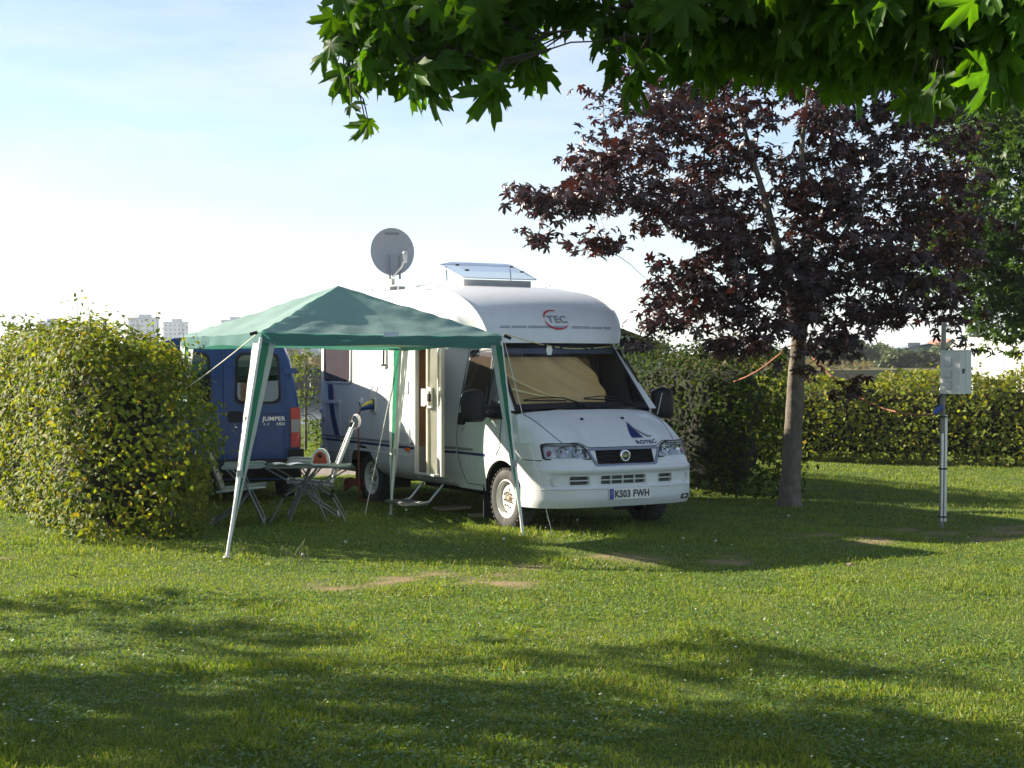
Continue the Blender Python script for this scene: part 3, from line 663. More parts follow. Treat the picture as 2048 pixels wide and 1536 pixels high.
# front: headlamps, grille, badge, vents, plate
FS = lambda w, z, d=0.0: (w, yF(w, z) - d, z)
for sg in (-1, 1):
    top = lambda u: zE(u) - .006; inner = .46
    P = roundpoly([(sg * .905, .770), (sg * .905, .905), (sg * .86, .918), (sg * .58, .918), (sg * .50, .885), (sg * .425, .770)], .03)
    m = MB(); m.ring([(u * 1.0 + (sg * .012 if abs(u) > .7 else -sg * .012), v + (.012 if v > .85 else -.012)) for u, v in P], P, lambda u, v, d: FS(u, v, d), -.01, .014); hl = m.build('headlight', BLACKP, MH)
    cs = lins(.425, .905, 14)
    def hz(u, q): 
        lo = .770; hi = interp(u, [(.425, .775), (.50, .880), (.58, .914), (.88, .914), (.905, .90)]); return lerp(lo, hi, q)
    m = MB(); m.grid(lambda u, q: FS(sg * u, hz(u, q), -.035), cs, lins(0, 1, 5)); m.build('reflector', mat('lamp_reflector', (.46, .47, .48), .25, .75, var=.5, scale=22), hl)
    for u, z, r in ((.725, .842, .066), (.565, .838, .056)):
        m = MB(); c = FS(sg * u, z, -.02); m.lathe([(r, -.012), (r * .8, .012), (r * .35, .028), (0, .03)], c, 'y', 18); b = m.build('lamp_bowl', mat('bright_bowl', (.85, .86, .88), .06, 1.0), hl)
        m = MB(); m.lathe([(r * .22, 0), (0, -.02)], (c[0], c[1] + .01, c[2]), 'y', 10); m.build('bulb', mat('bulb_shield', (.08, .09, .12), .2, .6), b)
    m = MB(); c = FS(sg * .85, .825, -.015); m.lathe([(.03, 0), (.02, -.01), (0, -.012)], c, 'y', 12); m.build('side_bulb', mat('dull_red_bulb', (.3, .07, .05), .3), hl)
    m = MB(); m.grid(lambda u, q: FS(sg * u, hz(u, q), .012), cs, lins(0, 1, 5)); m.build('lens', glassmat('lamp_glass', (.86, .88, .88), base=.01), hl)
gp = roundpoly([(-.385, .690), (.385, .690), (.47, .872), (-.47, .872)], .03)
m = MB(); m.ring([(u * 1.0, v) for u, v in gp], [(u * .93, .69 + (v - .69) * .78 + .017) for u, v in gp], lambda u, v, d: FS(u, v, d), -.02, .012)
gr = m.build('grille', mat('silver_grey_grille_surround', (.18, .20, .25), .35, .5), MH)
m = MB(); m.prism([(u * .95, .69 + (v - .69) * .82 + .014) for u, v in gp], lambda u, v, d: (u, -.80 + .10 * u * u - d, v), 0, .005); m.build('grille_back', DARK, gr)
for k in range(5):
    z = .715 + k * .03; hw = lerp(.365, .44, (z - .69) / .18) - .01
    m = MB(); m.grid(lambda u, q: FS(u, z + .012 * q, -.012 - .014 * q), lins(-hw, hw, 12), [0, 1]); m.build('grille_slat', BLACKP, gr)
cb = FS(0, .785, .008)
m = MB(); m.lathe([(.066, .03), (.066, 0), (.055, -.008), (.048, -.006)], cb, 'y', 26); bd = m.build('front_badge', CHROME, gr)
m = MB(); m.lathe([(.049, -.004), (0, -.006)], cb, 'y', 22); m.build('badge_disc', mat('dark_blue_badge', (.02, .025, .06), .3), bd)
lettering('badge_lettering', 'FIAT', .040, lambda u, v: (cb[0] + u, cb[1] - .008, cb[2] + v), CHROME, bd, .001)
for (a, b, c, d) in VENTS:
    o = rrect(a, b, c, d, .02)
    m = MB(); m.ring([(u, v) for u, v in rrect(a - .004, b - .004, c + .004, d + .004, .01)], inset(o, .014), lambda u, v, q: FS(u, v, q), -.05, .003); vn = m.build('bumper_vent', WHITEP, MH)
    m = MB(); m.prism(rrect(a - .01, b - .01, c + .01, d + .01, .01), lambda u, v, q: FS(u, v, q), -.06, -.05); m.build('vent_mesh', mat('dark_grey_mesh', (.07, .07, .07), .7, var=.5, scale=200), vn)
    m = MB(); m.prism([(a, .536), (c, .536), (c, .547), (a, .547)], lambda u, v, q: FS(u, v, q), -.03, -.008); m.build('vent_bar', WHITEP, vn)
    if c - a > .4:
        for q in (.25, .5, .75):
            w0 = lerp(a, c, q); m = MB(); m.prism([(w0 - .005, b), (w0 + .005, b), (w0 + .005, d), (w0 - .005, d)], lambda u, v, r: FS(u, v, r), -.03, -.009); m.build('vent_bar', WHITEP, vn)
for w0 in (-.82, .80):
    m = MB(); c = FS(w0, .54, .004); m.lathe([(.055, .0), (.05, -.006), (.04, .012), (0, .016)], c, 'y', 20); m.build('fog_lamp_blank', WHITEP, MH)
m = MB(); m.prism(rrect(.72, .30, .86, .355, .015), lambda u, v, d: FS(u, v, d), -.004, .006); m.build('tow_eye_hole', DARK, MH)
m = MB(); m.grid(lambda u, q: FS(u, lerp(.447, .462, q), .012 * math.sin(PI * q)), lins(-.95, .95, 30), lins(0, 1, 4)); m.build('bumper_lip', WHITEP, MH)
PL = lambda u, v, d: (u, -.952 - d, .395 + v)
m = MB(); m.prism(rrect(-.26, -.058, .26, .058, .008), PL, -.02, .006); npl = m.build('number_plate', mat('plate_white', (.74, .75, .72), .35), MH)
m = MB(); m.prism(rrect(-.257, -.055, -.205, .055, .004), PL, .006, .0085); m.build('plate_badge', mat('plate_blue', (.02, .05, .32), .35), npl)
vs, fs = text_mesh('KS03 FWH', .108, .0035, 1.0); k = .435 / (max(v[0] for v in vs) - min(v[0] for v in vs)); h = .079 / (max(v[1] for v in vs) - min(v[1] for v in vs))
cx = (max(v[0] for v in vs) + min(v[0] for v in vs)) / 2; cy = (max(v[1] for v in vs) + min(v[1] for v in vs)) / 2
m = MB(); m.add([PL((v[0] - cx) * k + .026, (v[1] - cy) * h, .009) for v in vs], fs); m.build('plate_lettering', mat('plate_black', (.01, .01, .012), .4), npl)
m = MB(); 
for k in range(12):
    a = 2 * PI * k / 12; u, v = -.231 + .014 * math.cos(a), .015 + .014 * math.sin(a); m.add([PL(u - .003, v - .003, .010), PL(u + .003, v - .003, .010), PL(u, v + .003, .010)], [(0, 1, 2)])
m.build('plate_stars', mat('plate_yellow', (.7, .6, .1), .4), npl)
# sail and ROTEC on the bonnet, TEC on the nose
def bon_at(w, s):
    t = max(-1, min(1, w / lerp(1.0, .875, s ** 1.3))); p = Vector(bonnet(t, s)); q = Vector(bonnet(t, min(1, s + .02))) - Vector(bonnet(t, max(0, s - .02)))
    n = Vector((1, 0, 0)).cross(q).normalized(); n = n if n.z > 0 else -n; return tuple(p + n * .006)
lettering('bonnet_lettering', 'ROTEC', .085, lambda u, v: bon_at(.33 + u * .95, .07 + v * 1.15), NAVY, MH, .002)
m = MB(); P = [(0, 0), (.145, 0)] + [(lerp(.145, .085, q) - .02 * math.sin(PI * q), .30 * q) for q in lins(0.1, 1, 8)] + [(.085 - .09 * math.sin(q * PI / 2) ** 1.2, .30 * (1 - q)) for q in lins(.12, .95, 8)]
m.add([bon_at(.19 + u, .16 + v * 1.3) for u, v in P], [tuple(range(len(P)))]); m.build('sail_emblem', NAVY, MH)
m = MB()
for q0 in (0, .035):
    A = [(lerp(.165 + q0, .095, q) - .035 * math.sin(PI * q) + .05 * (1 - q) ** 3, .26 * q) for q in lins(0, 1, 10)]; Bq = [(a + .018 * (1 - q) + .004, b) for (a, b), q in zip(A, lins(0, 1, 10))]
    n = len(A); m.add([bon_at(.19 + u, .165 + v * 1.3) for u, v in A + Bq], [(i, i + 1, n + i + 1, n + i) for i in range(n - 1)])
m.build('sail_emblem', GREYD, MH)
def nose_at(w, z, o=.006):
    sph = max(0, min(1, (z - 1.985) / .665)) ** (1 / .92); ph = math.asin(sph); t = max(-1, min(1, w / ovw(ph))); x, y, zz = nose(ph, t)
    ny, nz_ = math.cos(ph) / 1.43, math.sin(ph) / .665; q = math.hypot(ny, nz_); return (x, y - .008 * ny / q, zz + .008 * nz_ / q)
lettering('nose_lettering', 'TEC', .105, lambda u, v: nose_at(.03 + u * 1.35, 2.235 + v), GREYD, MH, .002)
m = MB(); ring = []
for k in range(26):
    a = math.radians(75 + 250 * k / 25); ring.append((.02 + .16 * math.cos(a), 2.235 + .10 * math.sin(a), .008 * math.sin(PI * k / 25) + .004))
V = []; 
for u, z, t in ring: V += [nose_at(u, z + t), nose_at(u, z - t)]
m.add(V, [(2 * i, 2 * i + 2, 2 * i + 3, 2 * i + 1) for i in range(25)]); m.build('nose_emblem', REDD, MH)
m = MB()
x0s = [-.72, -.60, -.58, -.40, -.38, -.07, -.05, .12, .19, .46, .48, .62, .64, .76]
for a, b in zip(x0s[::2], x0s[1::2]):
    for z in (2.148, 2.162):
        n = 8; U = lins(a, b, n); m.add([nose_at(u, z + d) for u in U for d in (-.0023, .0023)], [(2 * i, 2 * i + 2, 2 * i + 3, 2 * i + 1) for i in range(n - 1)])
m.build('nose_stripe', NAVY, MH)
for sg in (-1, 1):
    m = MB(); m.tube([(sg * (ovw(p) + .004), ovc(p)[0] - .004, ovc(p)[1] + .004) for p in phs], .011, 6); m.build('nose_trim', mat('white_trim', (.72, .73, .72), .4), MH)
    m = MB(); m.tube([(sg * (whab(2.60) - .12), y, 2.72) for y in lins(2.0, 4.5, 5)], .010, 6)
    for y in lins(2.1, 4.4, 4): m.tube([(sg * (whab(2.60) - .12), y, 2.66), (sg * (whab(2.60) - .12), y, 2.72)], .009, 6)
    m.build('roof_rail', LGREY, MH)
# tilted roof light
rh = MB(); o1 = rrect(-.47, 1.82, .47, 2.36, .05); rh.ring(o1, inset(o1, .03), lambda u, v, d: (u, v, 2.68 + d), -.01, .075); rhO = rh.build('roof_light', mat('grey_hatch_frame', (.42, .42, .43), .5), MH)
LID = lambda u, v, d: (u, v - .02, 2.775 + (v - 1.80) * .30 + d)
m = MB(); lid_o = rrect(-.52, 1.78, .52, 2.44, .06); lid_i = rrect(-.42, 1.88, .42, 2.34, .05)
n = len(lid_o); m.add([LID(u, v, 0) for u, v in lid_o] + [LID(u, v, .055) for u, v in lid_i], [tuple(range(n, 2 * n))] + [(i, (i + 1) % n, n + (i + 1) % n, n + i) for i in range(n)]); m.build('acrylic_dome', ACRYL, rhO)
m = MB(); m.ring(lid_o, inset(lid_o, .012), LID, -.006, .004); m.build('dome_rim', mat('pale_dome_rim', (.7, .72, .74), .35), rhO)
for u in (-.38, .38):
    for v in (1.95, 2.2):
        m = MB(); m.box(LID(u, v, .05), (.05, .03, .02)); m.build('dome_catch', BLACKP, rhO)
for u in (-.45, .45):
    m = MB(); m.tube([(u, 2.3, 2.72), LID(u, 2.35, 0)], .008, 6); m.build('lid_stay', ALU, rhO)
m = MB(); m.lathe([(.02, 0), (.02, .03), (0, .035)], (.55, 2.0, 2.66), 'z', 8); m.build('roof_stud', BLACKP, MH)
# satellite dish on the roof
dc = Vector((-.50, 3.72, 3.20)); toc = Vector((-.30, -.92, .16)).normalized(); rx_ = toc.cross(Vector((0, 0, 1))).normalized(); ry_ = rx_.cross(toc).normalized()
m = MB(); 
def dish(r, a, b=0): return dc + rx_ * (r * .285 * math.cos(a)) + ry_ * (r * .315 * math.sin(a)) + toc * (.06 * r * r - .06 - b)
m.grid(lambda r, a: dish(r, a), [.001, .3, .6, .85, 1.0], lins(0, 2 * PI, 33)); m.grid(lambda r, a: dish(r, a, .012), [.001, .3, .6, .85, 1.0], lins(0, 2 * PI, 33))
m.grid(lambda q, a: dish(1.0, a, .012 * q), [0, 1], lins(0, 2 * PI, 33)); dO = m.build('satellite_dish', mat('grey_dish', (.36, .38, .42), .5, var=.03), MH)
lettering('dish_lettering', 'maxview', .05, lambda u, v: dc - rx_ * u + ry_ * (v + .24) + toc * .0 , mat('dish_print', (.08, .08, .1), .5), dO, .001)
for k in (-.065, .065):
    m = MB(); a = dc + rx_ * (k - .02) + ry_ * -.06 - toc * .02; b = dc + rx_ * (k - .02) + ry_ * -.37 - toc * .0; m.tube([a + toc * .045, b + toc * .03], .014, 6); m.build('dish_bracket', GREYD, dO)
m = MB(); base = Vector((dc.x, dc.y, 2.69)); m.lathe([(.07, 0), (.07, .06), (.03, .08), (.03, .16)], base, 'z', 14); m.build('dish_mast', LGREY, dO)
m = MB(); m.box((dc.x, dc.y, 2.72), (.22, .30, .05)); m.build('dish_base', GREYP, dO)
arm = [dc + ry_ * -.33 + rx_ * .0, dc + ry_ * -.24 - rx_ * .09 + toc * .14, dc + ry_ * -.13 - rx_ * .135 + toc * .20]
m = MB(); m.tube(arm, .014, 6); m.build('feed_arm', LGREY, dO)
m = MB(); q = arm[-1]; m.tube([q - ry_ * .06, q + ry_ * .0, q + ry_ * .06 - toc * .02], [.02, .028, .032], 10); m.lathe([(.035, 0), (.03, .02), (0, .03)], tuple(q + ry_ * .06), 'z', 12); m.build('feed_horn', mat('white_horn', (.7, .7, .68), .4), dO)
m = MB(); m.tube([(-.3, 3.5, 2.74), (-.25, 3.0, 2.75), (-.2, 2.5, 2.74)], .012, 6); m.build('dish_cable', LGREY, MH)

# ------------------------------------------------------------------ blue van
VAN = empty('van', (-3.59, 19.15, 0), math.radians(15), label='blue panel van seen from behind between the left hedge and the motorhome', cat='van')
BLUE = mat('blue_car_paint', (.009, .050, .19), .36, var=.08, coat=.15, spec=.3, dirt=.10, dirtcol=(.03, .035, .08))
WV = [(.30, .88), (.36, .93), (.55, .975), (.8, .985), (1.05, .98), (1.25, .955), (1.5, .915), (1.8, .855), (1.95, .80), (2.02, .74), (2.065, .62), (2.085, .4)]
def wv(z): return interp(z, WV)
vy = [0, .02, .06, .15, .6, 1.2, 2.4, 3.2, 3.5, 3.75, 4.05, 4.4, 4.62, 4.7]
def vtop(y): return interp(y, [(0, 1.0), (3.2, 1.0), (3.5, .97), (4.05, .62), (4.2, .585), (4.62, .48), (4.7, .40)])
def vpt(sg, y, z):
    zz = .30 + (z - .30) * vtop(y) if y > 3.2 else z
    r = (1 - .05 * (1 - min(1, y / .15)) ** 2) * (1 - .12 * sstep(4.2, 4.7, y)); lean = .05 * max(0, (z - .9)) if y < .5 else 0
    return (sg * wv(z) * r, y + lean * (1 - min(1, y / .5)), zz)
m = MB(); vz = [a for a, _ in WV]
for sg in (-1, 1): m.grid(lambda y, z: vpt(sg, y, z), vy, vz)
m.grid(lambda y, t: (lambda p: (p[0] * t, p[1], p[2] + .02 * (1 - t * t)))(vpt(1, y, 2.085)), vy, [-1, -.5, 0, .5, 1])
for y in (0, 4.7): m.grid(lambda t, z: (lambda p: (p[0] * t, p[1], p[2]))(vpt(1, y, z)), lins(-1, 1, 9), vz)
m.build('body', BLUE, VAN)
RV = lambda u, v, d: (u, .05 * max(0, v - .9) - d, v)
for sg in (-1, 1):
    P = [(sg * .012, .56), (sg * .80, .56), (sg * .80, 1.2), (sg * .79, 1.5), (sg * .76, 1.85), (sg * .70, 1.97), (sg * .012, 1.97)]
    m = MB(); m.prism(roundpoly(P, .05), RV, -.01, .016); d = m.build('rear_door', BLUE, VAN)
    wp = roundpoly([(sg * .17, 1.28), (sg * .69, 1.28), (sg * .665, 1.86), (sg * .19, 1.86)], .10)
    m = MB(); m.ring([(u + (.03 * sg if abs(u) > .4 else -.03 * sg), v + (.03 if v > 1.5 else -.03)) for u, v in wp], wp, RV, .010, .027); wf = m.build('rear_window', BLACKP, d)
    m = MB(); m.prism(wp, RV, .0162, .0172); m.build('window_back', mat('van_dark_interior', (.03, .035, .04), .9, var=.8, scale=3), wf)
    m = MB(); m.prism(wp, RV, .0185, .021); m.build('pane', glassmat('van_window_glass', (.45, .5, .5), base=.05), wf)
    m = MB(); m.prism(rrect(.06 * sg, 1.125, .73 * sg, 1.135, .003), RV, .016, .020); m.build('door_crease', SEAM, d)
    for z in (.66, 1.66):
        m = MB(); m.box((sg * .83, .05 * max(0, z - .9) - .02, z), (.16, .03, .07)); m.build('hinge', BLUE, d)
    TL = roundpoly([(sg * .835, .70), (sg * .955, .70), (sg * .955, 1.20), (sg * .835, 1.20)], .02)
    m = MB(); m.prism(TL, lambda u, v, q: (u, .012 - q, v), -.02, .035); tl = m.build('tail_light', TRED, VAN)
    m = MB(); m.prism(roundpoly([(sg * .84, .89), (sg * .95, .89), (sg * .95, 1.05), (sg * .84, 1.05)], .01), lambda u, v, q: (u, .012 - q, v), .03, .038); m.build('reversing_lens', mat('clear_lens', (.26, .26, .28), .2), tl)
m = MB(); m.prism(rrect(.06, 1.02, .23, 1.16, .03), RV, .012, .022); m.build('door_handle', BLACKP, VAN)
m = MB(); m.lathe([(.018, 0), (.018, -.01), (0, -.012)], (.15, -.016, .955), 'y', 12); m.build('door_lock', CHROME, VAN)
m = MB(); m.grid(lambda t, q: (t * .975, .03 - .13 * math.sin(PI * (.1 + .8 * q)) * (1 - abs(t) ** 8), lerp(.32, .56, q)), lins(-1, 1, 21), lins(0, 1, 6)); m.build('bumper', BLACKP, VAN)
for sg in (-1, 1):
    m = MB(); m.box((sg * .90, -.01, .60), (.19, .10, .16)); m.build('bumper_corner', BLACKP, VAN)
lettering('door_lettering', 'JUMPER', .072, lambda u, v: (.625 + u * 1.12, -.020, 1.06 + v), mat('silver_badge', (.75, .76, .76), .3, .4), VAN, .0018)
lettering('door_lettering', 'HDi', .05, lambda u, v: (.71 + u * 1.2, -.020, .995 + v), mat('silver_badge', (.75, .76, .76), .3, .4), VAN, .001)
lettering('door_lettering', '2.2', .04, lambda u, v: (.53 + u * 1.6, -.020, .995 + v), mat('silver_badge', (.75, .76, .76), .3, .4), VAN, .0)
m = MB(); m.box((0, 2.3, .32), (1.5, 4.2, .12)); m.build('chassis', DARK, VAN)
for sg in (-1, 1):
    for y in (.85, 3.75): wheel(VAN, sg * .86, y, .315, sg)
m = MB(); m.grid(lambda t, s: (t * lerp(.80, .70, s), lerp(4.07, 3.46, s), lerp(1.37, 2.0, s)), lins(-1, 1, 7), [0, 1]); m.build('windscreen', GLASSD, VAN)
# seat backs showing through the rear window
m = MB(); m.grid(lambda a, h: (.42 + .24 * math.cos(a), .45 + .12 * math.sin(a), 1.20 + .30 * h), lins(0, 2 * PI, 14), [0, .6, .9, 1.0]); m.build('seat_back', mat('beige_seat', (.4, .37, .3), .8), VAN)

# ------------------------------------------------------------------ gazebo
GC = {'FL': Vector((-2.36, 14.5, 2.05)), 'FR': Vector((-.11, 15.8, 2.04)), 'BR': Vector((-1.285, 17.83, 2.03)), 'BL': Vector((-3.535, 16.53, 2.04))}
GF = {'FL': gnd(453, 1115), 'FR': gnd(1046, 1071), 'BR': gnd(781, 1030), 'BL': Vector((-3.72, 16.75, 0))}
g0 = sum(GC.values(), Vector()) / 4; g0.z = 0; PEAK = Vector((-1.82, 16.17, 2.57))
GZ = empty('gazebo', g0, label='green pop-up gazebo with splayed striped legs beside the motorhome', cat='gazebo')
CANOPY = clothmat('green_canopy_cloth', (.27, .40, .375), (.20, .50, .38), .34)
VAL = clothmat('dark_green_valance', (.07, .17, .17), (.08, .32, .22), .25)
GREENS = clothmat('green_leg_cloth', (.03, .16, .10), (.05, .32, .18), .35)
WHITES = clothmat('white_leg_cloth', (.70, .71, .70), (.6, .62, .6), .3)
PALES = clothmat('pale_translucent_leg_cloth', (.45, .50, .50), (.5, .55, .52), .5)
TUBE = mat('white_painted_tube', (.70, .70, .66), .4)
order = ['FL', 'FR', 'BR', 'BL']
def gl(v): return v - g0
for i in range(4):
    A, B_ = GC[order[i]], GC[order[(i + 1) % 4]]
    m = MB()
    def roof(u, v):
        e = A.lerp(B_, u); p = PEAK.lerp(e, v); sag = .05 * math.sin(PI * v) * math.sin(PI * u) + .012 * math.sin(PI * u) * v
        wr = .006 * math.sin(u * 37 + v * 9) * (v ** 3) + .010 * math.sin(v * 46 + u * 20) * (math.exp(-u * 9) + math.exp(-(1 - u) * 9)) * v * (1 - v * .3) + .007 * math.sin(u * 15 - v * 11 + i) * math.sin(PI * v); p.z -= sag; p.z += wr; return gl(p)
    m.grid(roof, lins(0, 1, 60), lins(0, 1, 44)); m.build('canopy_panel', CANOPY, GZ)
    m = MB(); nrm = (B_ - A).cross(Vector((0, 0, 1))).normalized()
    def val(u, q):
        e = A.lerp(B_, u); e.z -= .012 * math.sin(PI * u); hang = .105 + .012 * math.sin(u * 9) + .02 * (abs(2 * u - 1) ** 4)
        p = e + nrm * (.006 + .010 * math.sin(u * 31) * q + .008 * q) + Vector((0, 0, -hang * q)); return gl(p)
    m.grid(val, lins(0, 1, 40), lins(0, 1, 5)); m.build('valance', VAL, GZ)
    m = MB(); m.tube([gl(A - nrm * .035 + Vector((0, 0, -.07))), gl(B_ - nrm * .035 + Vector((0, 0, -.07)))], .014, 8); m.build('eave_pole', mat('cream_pole', (.55, .52, .40), .5), GZ)
    m = MB(); m.tube([gl(A + Vector((0, 0, -.06))), gl(PEAK + Vector((0, 0, -.05)))], .012, 8); m.build('hip_pole', mat('cream_pole', (.55, .52, .40), .5), GZ)
m = MB(); m.add([gl(GC['FL'].lerp(GC['FR'], q) + Vector((.008, -.016, dz))) for q, dz in ((.49, .02), (.55, .024), (.545, -.022), (.485, -.026))], [(0, 1, 2, 3)]); m.build('care_label', mat('pale_label', (.5, .55, .66), .5), GZ)
e1 = (GC['FR'] - GC['FL']).normalized(); e2 = (GC['BL'] - GC['FL']).normalized(); e1.z = e2.z = 0
for k in order:
    T = GC[k] - Vector((0, 0, .10)); Fo = GF[k].copy(); s1 = 1 if 'L' in k else -1; s2 = 1 if 'F' in k else -1
    Fo.z = .0
    lg = MB(); lg.tube([gl(T + Vector((0, 0, .05))), gl(Fo)], .016, 8); leg = lg.build('leg', TUBE, GZ)
    def strip(name, a, b, base_dir, off, mt):
        q = MB()
        def pt(h, u):
            wdt = lerp(1.0, .05, h ** 1.15); c = T.lerp(Fo, h * .97); w = lerp(a, b, u) * wdt
            wob = .004 * math.sin(h * 40 + u * 3) * wdt
            return gl(c + base_dir * w + off * wdt + (e1 + e2) * wob)
        q.grid(pt, lins(0, 1, 26), lins(0, 1, 4)); q.build(name, mt, leg)
    d1, d2 = e1 * s1, e2 * s2
    strip('leg_cloth', .005, .075, d1, -d2 * .022, GREENS); strip('leg_cloth', .075, .135, d1, -d2 * .022, PALES)
    strip('leg_cloth', .0, .16, d2, -d1 * .022, WHITES)
    m = MB(); m.lathe([(.035, 0), (.035, .006), (.018, .01), (.018, .03), (0, .03)], gl(Fo), 'z', 12); m.build('foot_plate', TUBE, leg)
    m = MB(); m.box(gl(T.lerp(Fo, .62) + (d1 + d2) * .0), (.05, .05, .07)); m.build('leg_joint', GREYP, leg)
def sagline(a, b, n, sag): return [Vector(a).lerp(Vector(b), t) + Vector((0, 0, -sag * math.sin(PI * t))) for t in lins(0, 1, n)]
CORD = mat('white_cord', (.72, .70, .62), .7); YCORD = mat('yellow_cord', (.62, .54, .22), .7)
def rope(pts, mt, r=.005): m = MB(); m.tube([gl(Vector(p)) for p in pts], r, 6); return m.build('guy_rope', mt, GZ)
r1 = rope(sagline(GC['FL'] + Vector((-.02, -.01, .0)), at(345, 795, 15.6), 8, .02), CORD)
r2 = rope(sagline(GC['FR'] + Vector((.02, -.01, -.01)), gnd(1106, 1074), 6, .0), CORD, .004)
r3 = rope(sagline(GC['BR'] + Vector((.0, .02, -.05)), gnd(729, 1032), 6, .0), CORD, .006)
endp = Vector((MHX, MHY, 0)) + Matrix.Rotation(TH, 4, 'Z') @ Vector((.86, .60, 1.96))
r4 = rope(sagline(GC['FR'] + Vector((.03, -.01, .02)), endp, 18, .085), YCORD, .0055)
for k in ('FL', 'FR'):
    m = MB(); sx = -1 if k == 'FL' else 1; c = GC[k] + Vector((sx * .03, -.02, .0)); m.tube([gl(c), gl(c + Vector((sx * .07, -.01, -.03 * sx if k == 'FR' else -.02)))], .018, 6); m.build('rope_clamp', BLACKP, GZ)
for p in (gnd(1106, 1074), gnd(729, 1032)):
    m = MB(); m.tube([gl(p + Vector((0, 0, .05))), gl(p + Vector((.0, 0, -.05)))], .006, 6); m.build('tent_peg', ALU, GZ)
for q in (.33, .40, .47, .70, .76):
    p = sagline(GC['FR'] + Vector((.03, -.01, .02)), endp, 101, .085)[int(q * 100)]; m = MB(); m.tube([gl(p + Vector((-.03, 0, .003))), gl(p + Vector((.03, 0, -.003)))], .013, 6); m.build('rope_runner', BLACKP, GZ)
# white tag hung on the cord
p = sagline(GC['FR'] + Vector((.03, -.01, .02)), endp, 101, .085)[38]
m = MB(); m.prism(roundpoly([(-.025, -.09), (.02, -.09), (.03, -.03), (.02, .0), (-.03, .0), (-.035, -.04)], .01), lambda u, v, d: (u, d, v), -.004, .004)
pg = m.build('hanging_tag', mat('white_tag', (.80, .80, .77), .5)); pg.location = p + Vector((0, -.005, -.006)); tag(pg, 'small white tag hanging from the yellow cord in front of the windscreen', 'tag')

# ------------------------------------------------------------------ camp furniture
SLAT = clothmat('beige_mesh_cloth', (.40, .36, .24), (.3, .27, .18), .2); GREENT = clothmat('dark_green_table_cloth', (.03, .06, .045), (.03, .06, .04), .1)
GALU = mat('grey_painted_tube', (.17, .18, .19), .4, .5)
def recliner(name, loc, rz, label, back, s=1.0, cloth=SLAT):
    """local x = forward, y = across"""
    c = empty(name, loc, rz, label, 'chair', 'reclining camp chairs under the gazebo')
    hw = .26
    B0, B1, B2, B3 = back           # backrest side curve from seat up to the head
    curve = []
    for t in lins(0, 1, 12):
        a = Vector(B0) * (1 - t) ** 3 + Vector(B1) * 3 * t * (1 - t) ** 2 + Vector(B2) * 3 * t * t * (1 - t) + Vector(B3) * t ** 3; curve.append((a.x, a.y))
    for sy in (-1, 1):
        m = MB(); m.tube([(x, sy * hw, z) for x, z in curve], .015, 8); m.build('back_tube', GALU, c)
        m = MB(); m.tube([(-.22, sy * hw, .36), (.30, sy * hw, .41)], .015, 8); m.build('seat_tube', ALU, c)
        m = MB(); m.tube([(.02, sy * (hw + .03), .62), (.30, sy * (hw + .03), .0)], .013, 8); m.build('leg', GALU, c)
        m = MB(); m.tube([(.16, sy * (hw + .02), .39), (.02, sy * (hw + .02), .2), (-.28, sy * (hw + .02), .0)], .013, 8); m.build('leg', GALU, c)
        m = MB(); m.prism(roundpoly([(-.16, .61), (.26, .62), (.32, .645), (.26, .665), (-.16, .65)], .02), lambda u, v, d: (u, sy * (hw + .03) + d, v), -.03, .03); m.build('armrest', mat('grey_armrest', (.30, .33, .33), .5), c)
        m = MB(); m.tube([(-.12, sy * (hw + .02), .62), (.10, sy * hw, .38)], .011, 6); m.build('strut', GALU, c)
    m = MB(); pass
    for x_, z_ in ((-.28, .02), (.29, .03), (.30, .41)):
        m = MB(); m.tube([(x_, -hw - .02, z_), (x_, hw + .02, z_)], .012, 6); m.build('cross_bar', ALU, c)
    n = 7
    for k in range(n):
        i0 = int(k * 11 / n) ; a, b = curve[i0], curve[min(11, i0 + 2)]
        a = Vector(curve[0]).lerp(Vector(curve[0]), 0); t0, t1 = k / n + .01, (k + 1) / n - .012
        def cp(t): f = t * 11; i = min(10, int(f)); return Vector(curve[i]).lerp(Vector(curve[i + 1]), f - i)
        m = MB(); m.grid(lambda t, q: (lambda p: (p.x + .01, (2 * q - 1) * (hw - .012), p.y))(cp(t)), lins(t0, t1, 4), [0, .5, 1]); m.build('back_slat', cloth, c)
    m = MB(); m.grid(lambda t, q: (lerp(-.20, .29, t), (2 * q - 1) * (hw - .012), lerp(.37, .415, t) - .03 * math.sin(PI * t) * math.sin(PI * q)), lins(0, 1, 8), lins(0, 1, 5)); m.build('seat', cloth, c)
    return c
recliner('camp_chair', (-3.02, 16.95, 0), math.radians(8), 'beige slatted reclining camp chair next to the left hedge', [(-.16, .38), (-.22, .58), (-.40, .85), (-.33, 1.13)])
ch2 = recliner('camp_chair', (-2.28, 17.75, 0), math.radians(188), 'reclining camp chair with padded white headrest behind the folding table', [(-.18, .38), (-.24, .55), (-.34, .80), (-.46, 1.08)], cloth=clothmat('dark_mesh_cloth', (.06, .06, .07), (.04, .04, .05), .15))
m = MB(); m.grid(lambda a, u: (-.47 + .055 * math.cos(a) + .025 * u, .23 * u * (1 - 0), 1.08 + .085 * math.sin(a)), lins(0, 2 * PI, 14), lins(-1, 1, 7)); m.build('headrest', mat('white_headrest', (.72, .71, .70), .7), ch2)
m = MB(); m.tube([(-.19, .28, .40), (-.43, .28, 1.02)], .02, 8); m.build('back_bar', mat('bright_alloy', (.78, .78, .80), .35, .4), ch2)
